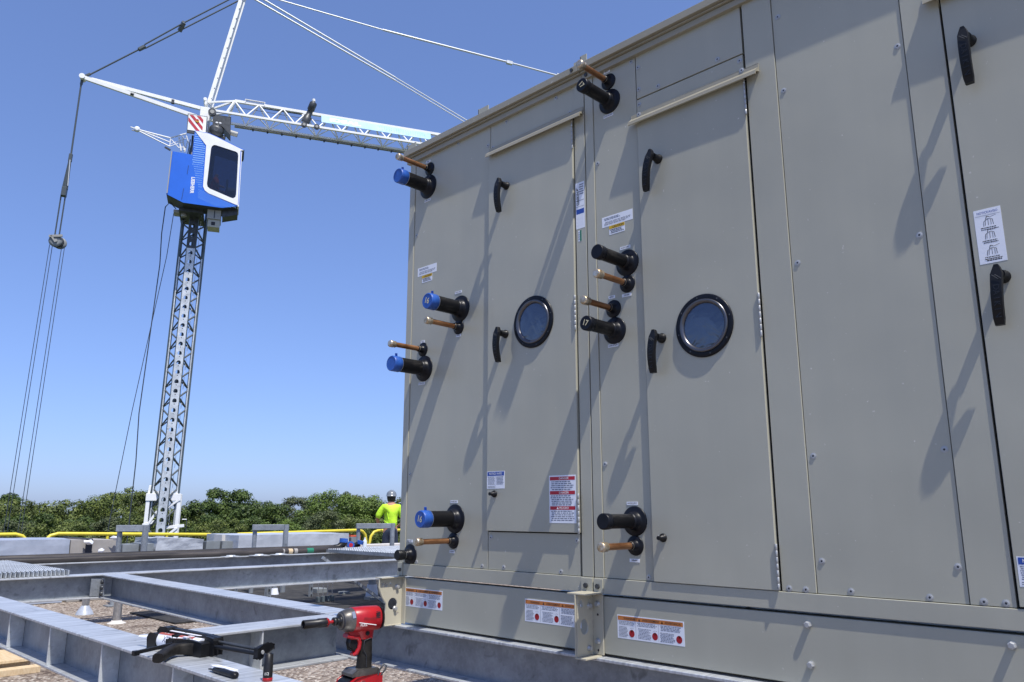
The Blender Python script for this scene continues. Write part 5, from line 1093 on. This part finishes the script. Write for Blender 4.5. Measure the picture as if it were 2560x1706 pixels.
for x, z in ((-1.24, -.376), (-1.24, -.504), (-.639, -.376), (-.639, -.504), (-.04, -.376), (-.04, -.504)): screw(B, x, z, YF + .003, True)
m = MB(); m.box(-2.1545, -2.108, YF - .010, YF - .0035, -.334, -.277, TAUPE); m.lathe((-2.132, YF - .010, -.307), (0, -1, 0), [(0, .011), (.009, .011)], DARKM, 6); m.build('splice_plate', B, .001)

# ------------------------------------------------------------------ TOOLS
# impact driver standing on its battery on the nearest beam (profile plane: a = forward, b = up)
DL = Vector((-2.185, 1.535, TOPZ)); ang = R(266)     # forward direction
fw = Vector((math.cos(ang), math.sin(ang), 0)); sd = Vector((-fw.y, fw.x, 0))
drv = thing('impact_driver', DL, 'red and black cordless impact driver standing upright with a long black socket fitted', 'power tool')
MD = Matrix(((fw.x, sd.x, 0, DL.x), (fw.y, sd.y, 0, DL.y), (0, 0, 1, DL.z + .030), (0, 0, 0, 1))) @ Matrix.Diagonal((.9, .9, .86, 1))
def loft(mb, secs, mt, n=16, sq=2.6, smooth=True):
    """secs: (centre xyz, axis-a vector, axis-b vector) super-ellipse rings"""
    vs_ = []
    for c, ea, eb in secs:
        c = Vector(c); ea = Vector(ea); eb = Vector(eb)
        for k in range(n):
            q = 2 * math.pi * k / n; cs, sn = math.cos(q), math.sin(q)
            vs_.append(c + ea * math.copysign(abs(cs) ** (2 / sq), cs) + eb * math.copysign(abs(sn) ** (2 / sq), sn))
    fs = [(i * n + k, i * n + (k + 1) % n, (i + 1) * n + (k + 1) % n, (i + 1) * n + k) for i in range(len(secs) - 1) for k in range(n)]
    mb.add(vs_, fs, mt, smooth); mb.add(vs_[:n], [tuple(range(n))[::-1]], mt); mb.add(vs_[-n:], [tuple(range(n))], mt)
HZ = .252   # barrel axis height
m = MB(); m.M = MD
loft(m, [((-.075, 0, HZ), (0, .034, 0), (0, 0, .036)), ((-.070, 0, HZ), (0, .041, 0), (0, 0, .043)), ((-.02, 0, HZ), (0, .043, 0), (0, 0, .045)), ((.030, 0, HZ), (0, .041, 0), (0, 0, .044)), ((.034, 0, HZ), (0, .038, 0), (0, 0, .041))], DRED, 20, 2.4)
# neck between barrel and grip, trigger guard
loft(m, [((-.018, 0, .225), (.042, 0, 0), (0, .026, 0)), ((-.022, 0, .200), (.034, 0, 0), (0, .022, 0)), ((-.026, 0, .182), (.028, 0, 0), (0, .020, 0))], DRED, 16, 2.8)
for yy in (-.011, 0, .011): m.tube([(.052, yy, .200), (.030, yy, .193), (.008, yy, .190), (.001, yy, .172), (.003, yy, .152), (.012, yy, .136), (.022, yy * .6, .130)], [.007, .009, .009, .008, .008, .008, .006], DRED, 8)
m.box(-.01, .045, -.016, .016, .198, .214, DRED)
body_ = m.build('housing', drv)
m = MB(); m.M = MD
loft(m, [((.033, 0, HZ), (0, .040, 0), (0, 0, .043)), ((.050, 0, HZ), (0, .038, 0), (0, 0, .041)), ((.070, 0, HZ), (0, .031, 0), (0, 0, .034)), ((.078, 0, HZ), (0, .024, 0), (0, 0, .026))], DGREY, 20, 2.1); m.lathe((.0705, 0, HZ), (1, 0, 0), [(0, .0325), (.004, .0315), (.0042, .026), (.002, .022)], INK, 24, False, False); m.add([(.036 + .0, .0405, HZ + .012), (.047, .0395, HZ + .010), (.049, .032, HZ + .032), (.037, .033, HZ + .034)], [(0, 1, 2, 3)], STEEL); m.build('gear_case', drv)
m = MB(); m.M = MD
m.lathe((.076, 0, HZ), (1, 0, 0), [(0, .020), (.006, .020), (.008, .013), (.014, .012), (.016, .015), (.026, .015), (.028, .011)], SOCK, 18); m.lathe((.102, 0, HZ), (1, 0, 0), [(0, .006), (.022, .0055)], DRED, 8); m.build('chuck', drv)
m = MB(); m.M = MD; m.lathe((.122, 0, HZ), (1, 0, 0), [(0, .013), (.002, .0165), (.010, .0165), (.012, .0165)], DRED, 6); m.lathe((.130, 0, HZ), (1, 0, 0), [(0, .016), (.03, .0165), (.032, .0150), (.085, .0155), (.086, .0130), (.084, .0115), (.07, .0112)], SOCK, 18, True, False); m.lathe((.198, 0, HZ), (1, 0, 0), [(0, .0115), (.001, .011)], INK, 8); m.build('long_socket', drv)
m = MB(); m.M = MD   # grip
loft(m, [((-.026, 0, .196), (.026, 0, 0), (0, .020, 0)), ((-.028, 0, .165), (.025, 0, 0), (0, .020, 0)), ((-.028, 0, .120), (.026, 0, 0), (0, .0215, 0)), ((-.026, 0, .090), (.027, 0, 0), (0, .022, 0)), ((-.026, 0, .078), (.030, 0, 0), (0, .024, 0))], GRIP, 18, 2.5)
m.tube([(-.04, .021, .185), (-.012, .0225, .178), (-.008, .0225, .150), (-.022, .023, .125), (-.022, .0235, .085)], .0014, INK, 5); m.build('grip', drv)
m = MB(); m.M = MD; m.prism([(.008, .190), (.036, .190), (.040, .174), (.034, .152), (.014, .144), (.010, .165)], (0, -.009, 0), X_, Z_, Y_, .018, STRAP); m.build('trigger', drv, .004, 2)
m = MB(); m.M = MD; m.prism([(-.062, .082), (.022, .082), (.040, .070), (.040, .060), (-.070, .060), (-.070, .074)], (0, -.036, 0), X_, Z_, Y_, .072, DGREY); m.build('grip_foot', drv, .005, 2)
m = MB(); m.M = MD; m.prism([(-.074, .058), (.024, .058), (.050, .042), (.062, .0), (.060, -.0345), (-.074, -.0345)], (0, -.041, 0), X_, Z_, Y_, .082, DRED); bt = m.build('battery', drv, .005, 2)
m = MB(); m.M = MD; m.prism([(.020, .060), (.052, .046), (.067, .024), (.064, -.034), (.050, -.034), (.046, .036), (.016, .052)], (0, -.030, 0), X_, Z_, Y_, .060, STRAP); m.build('battery_front', bt, .003, 2)
m = MB(); m.M = MD
m.text('M18', (.060, .0, .032), Vector((0, -1, 0)) * -1, Vector((-.5, 0, .86)), Vector((.86, 0, .5)), .013, DRED, off=.004); m.lathe((.0, -.041, .032), (0, -1, 0), [(0, .014), (.001, .013)], LOGOD, 16); m.lathe((.0, .041, .032), (0, 1, 0), [(0, .014), (.001, .013)], LOGOD, 16); m.build('battery_marks', bt)
m = MB(); m.M = MD
for sgn in (-1, 1):
    ex = X_ * (-sgn); yy = sgn * .0425
    m.text('Milwaukee', (-.020, yy, .258), ex if sgn > 0 else X_, Z_, Y_ * sgn, .016, LOGOD, off=.002, sx=.75); m.text('FUEL', (.006, yy, .236), ex if sgn > 0 else X_, Z_, Y_ * sgn, .013, WHITE, off=.002)
    for k in range(4): m.beam((-.062, yy * .93, .275 - k * .006), (-.045, yy * 1.0, .278 - k * .006), .003, .003, INK)
    m.beam((-.045, yy * 1.0, .232), (.024, yy * 1.01, .246), .0015, .0025, WHITE); m.lathe((-.022, sgn * .023, .203), (0, sgn, 0), [(0, .008), (.003, .008)], STRAP, 10)
m.build('printed_marks', body_)['kind'] = 'stuff'
m = MB(); m.M = MD; loft(m, [((-.086, 0, HZ), (0, .030, 0), (0, 0, .032)), ((-.083, 0, HZ), (0, .038, 0), (0, 0, .040)), ((-.0745, 0, HZ), (0, .040, 0), (0, 0, .042))], STRAP, 20, 2.4); m.build('rear_cap', drv)
m = MB(); m.M = MD; m.tube([(-.070, .038, .052), (-.085, .045, .07), (-.092, .045, .085), (-.080, .045, .092), (-.066, .042, .075), (-.060, .04, .056)], .003, DARKM, 6); m.build('belt_clip', drv)

# socket standing on the beam
t = thing('socket', (-2.672, 1.50, TOPZ), 'black impact socket with a red ring marked 1/2 standing upright on the nearest beam', 'socket')
m = MB(); m.lathe((-2.672, 1.50, TOPZ + .012), (0, 0, 1), [(0, .0165), (.045, .0165), (.047, .0155), (.078, .0155), (.079, .0125), (.070, .012)], SOCK, 20, True, False); b_ = m.build('barrel', t)
m = MB(); m.lathe((-2.672, 1.50, TOPZ), (0, 0, 1), [(0, .016), (.002, .0175), (.010, .0175), (.012, .016)], DRED, 20); m.build('red_ring', t)
dirc = Vector((2.672, -1.50, 0)).normalized(); rt = Vector((-dirc.y, dirc.x, 0)); m = MB(); m.text('1/2', Vector((-2.672, 1.50, TOPZ + .026)) + dirc * .0172 - rt * .004, rt, Z_, dirc, .013, WHITE, off=.0002); m.build('size_mark', t)
# utility knife
KD = Vector((1, .10, 0)).normalized(); KC = Vector((-2.875, 1.44, TOPZ)); KS = Vector((-KD.y, KD.x, 0)); MK = Matrix(((KD.x, KS.x, 0, KC.x), (KD.y, KS.y, 0, KC.y), (0, 0, 1, KC.z), (0, 0, 0, 1)))
t = thing('utility_knife', KC, 'closed black and white utility knife lying on the nearest beam between gun and socket', 'knife')
m = MB(); m.M = MK; loft(m, [((-.085, .006, .008), (0, .006, 0), (0, 0, .005)), ((-.07, .006, .010), (0, .013, 0), (0, 0, .009)), ((0, .0, .012), (0, .016, 0), (0, 0, .012)), ((.07, -.006, .012), (0, .016, 0), (0, 0, .012)), ((.088, -.010, .011), (0, .013, 0), (0, 0, .010)), ((.094, -.011, .010), (0, .006, 0), (0, 0, .005))], STRAP, 16, 2.6); m.build('grip', t)
m = MB(); m.M = MK; m.prism([(-.090, -.004), (-.06, -.010), (.0, -.004), (.055, -.012), (.085, -.012), (.075, .008), (.0, .014), (-.07, .016)], (0, 0, .0235), X_, Y_, Z_, .0025, LABW); loft(m, [((-.092, .008, .012), (0, .004, 0), (0, 0, .004)), ((-.05, .012, .016), (0, .008, 0), (0, 0, .009)), ((.03, .010, .018), (0, .007, 0), (0, 0, .008)), ((.08, .0, .018), (0, .006, 0), (0, 0, .006))], LABW, 12, 2.2); m.build('scale_cover', t)
m = MB(); m.M = MK; m.box(-.112, -.084, .002, .012, .006, .010, DARKM); m.build('blade_nose', t)

# sealant gun lying on its side on the beam (local: u along the barrel, v away from the viewer, z up)
GC = Vector((-3.652, 1.466, TOPZ)); GX = Vector((.986, .165, 0)); GY = Vector((-.165, .986, 0)); MG = Matrix(((GX.x, GY.x, 0, GC.x), (GX.y, GY.y, 0, GC.y), (0, 0, 1, GC.z), (0, 0, 0, 1))) @ Matrix.Diagonal((1, 1, 1.18, 1))
gun = thing('caulking_gun', GC, 'large black sealant gun with a red and white cartridge lying across the nearest beam', 'sealant gun')
def gm_(): m = MB(); m.M = MG; return m
m = gm_(); m.prism([(-.002, .004), (-.006, .04), (.004, .052), (.012, .055), (.050, .055), (.056, .048), (.056, .004)], (0, 0, 0), X_, Z_, Y_, .045, STRAP)
m.prism([(.0, .004), (-.004, .060), (.012, .072), (.060, .072), (.070, .062), (.060, .004)], (0, .045, 0), X_, Z_, Y_, .050, STRAP); m.build('front_bracket', gun, .005, 3)
m = gm_(); m.lathe((.0, .028, .033), (-1, -.1, 0), [(0, .013), (.03, .011), (.10, .005)], LABW, 12); m.build('nozzle', gun)
m = gm_(); m.lathe((.050, .031, .030), (1, 0, 0), [(0, .027), (.30, .027)], LABW, 28); ct = m.build('cartridge', gun)
m = gm_(); CR = mat('cartridge_red', (.33, .085, .06), .45)
def cpt(u, q, r=.0274): return Vector((u, .031 - math.cos(q) * r, .030 + math.sin(q) * r))
for k in range(9):
    q0, q1 = R(58 + k * 9), R(58 + (k + 1) * 9); m.add([cpt(.052, q0), cpt(.30, q0), cpt(.30, q1), cpt(.052, q1)], [(0, 1, 2, 3)], CR)
vs_, fs = glyphs('FLEX', 0, .02)
m.add([cpt(.135 - p[0] * .030, R(27) - p[1] * .030 / .0274 * 1.0, .0279) for p in vs_], fs, GREYINK)
for k in range(16): m.add([cpt(.06 + k * .008, R(51), .0278), cpt(.062 + k * .008, R(51), .0278), cpt(.062 + k * .008, R(57), .0278), cpt(.06 + k * .008, R(57), .0278)], [(0, 1, 2, 3)], GREYINK)
for u, r_ in ((.08, 3), (.10, 5), (.108, 3)): m.add([cpt(u, R(80), .0278), cpt(u + r_ * .001, R(80), .0278), cpt(u + r_ * .001, R(92), .0278), cpt(u, R(92), .0278)], [(0, 1, 2, 3)], LABW)
m.build('cartridge_print', ct)
m = gm_(); m.prism([(.04, .050), (.045, .070), (.33, .064), (.36, .058), (.36, .046), (.10, .052)], (0, .070, 0), X_, Z_, Y_, .022, STRAP)
m.prism([(.04, .002), (.04, .010), (.36, .010), (.36, .002)], (0, .05, 0), X_, Z_, Y_, .045, STRAP); m.prism([(.04, .046), (.045, .060), (.33, .056), (.35, .044)], (0, .055, 0), X_, Z_, Y_, .012, STRAP)
m.build('far_rail', gun, .003, 2)
m = gm_(); m.prism([(.155, .03), (.16, .056), (.18, .060), (.195, .056), (.20, .03)], (0, .014, 0), X_, Z_, Y_, .05, STRAP); m.prism([(.14, .004), (.14, .040), (.16, .046), (.27, .044), (.27, .004)], (0, .0, 0), X_, Z_, Y_, .026, STRAP); m.build('cradle', gun, .004, 2)
m = gm_(); m.prism([(.055, .0605), (.30, .0572), (.30, .0592), (.055, .0625)], (0, .0555, 0), X_, Z_, Y_, .012, LABW); m.build('white_strip', gun)
m = gm_(); m.box(.235, .262, .012, .05, .0545, .057, LABW); m.box(.268, .285, .012, .045, .05, .056, GREYBOX)
for k in range(4): m.tube([(.175 + k * .008, .004 + k * .003, .047), (.232 + k * .006, .006 + k * .006, .050)], .0022, COPPER, 5)
m.build('label_patch', gun)
m = gm_(); m.prism([(.19, .003), (.19, .040), (.215, .049), (.30, .052), (.38, .049), (.389, .044), (.389, .003)], (0, -.002, 0), X_, Z_, Y_, .040, STRAP)
m.prism([(.30, .003), (.30, .060), (.35, .064), (.405, .060), (.412, .052), (.412, .003)], (0, .038, 0), X_, Z_, Y_, .022, STRAP); m.prism([(.33, .003), (.33, .064), (.40, .060), (.404, .052), (.404, .003)], (0, .060, 0), X_, Z_, Y_, .030, STRAP)
m.build('motor_block', gun, .004, 3)
m = gm_(); loft(m, [((.340, .004, .024), (.036, .010, 0), (0, 0, .019)), ((.300, -.020, .025), (.030, .016, 0), (0, 0, .020)), ((.282, -.050, .026), (.022, .006, 0), (0, 0, .019)), ((.310, -.100, .024), (.019, .010, 0), (0, 0, .017)), ((.345, -.145, .021), (.019, .012, 0), (0, 0, .016)), ((.372, -.178, .019), (.018, .013, 0), (0, 0, .015))], GRIP, 16, 3.0); m.build('pistol_grip', gun)
m = gm_(); m.beam((.205, -.012, .032), (.185, -.150, .020), .014, .012, STRAP); m.box(.174, .196, -.172, -.148, .010, .026, STRAP); m.beam((.232, -.014, .026), (.225, -.10, .020), .016, .003, GREYBOX); m.build('trigger_lever', gun, .003)
m = gm_(); m.tube([(.40, .070, .046), (.70, .062, .042)], .0055, DARKM, 8); m.tube([(.40, .046, .034), (.70, .048, .032)], .0065, STRAP, 8); m.build('plunger_rod', gun)
m = gm_(); m.prism([(0, -.013), (.018, -.018), (.058, -.003), (.088, .008), (.088, .020), (.072, .026), (.030, .024), (.002, .016)], (.715, .022, .036), Vector((-.12, .99, 0)), Z_, Vector((-.99, -.12, 0)), .016, STRAP); m.lathe((.718, .045, .040), (1, -.1, 0), [(0, .007), (.004, .006)], ZINC, 10); m.build('pull_handle', gun, .004, 2)
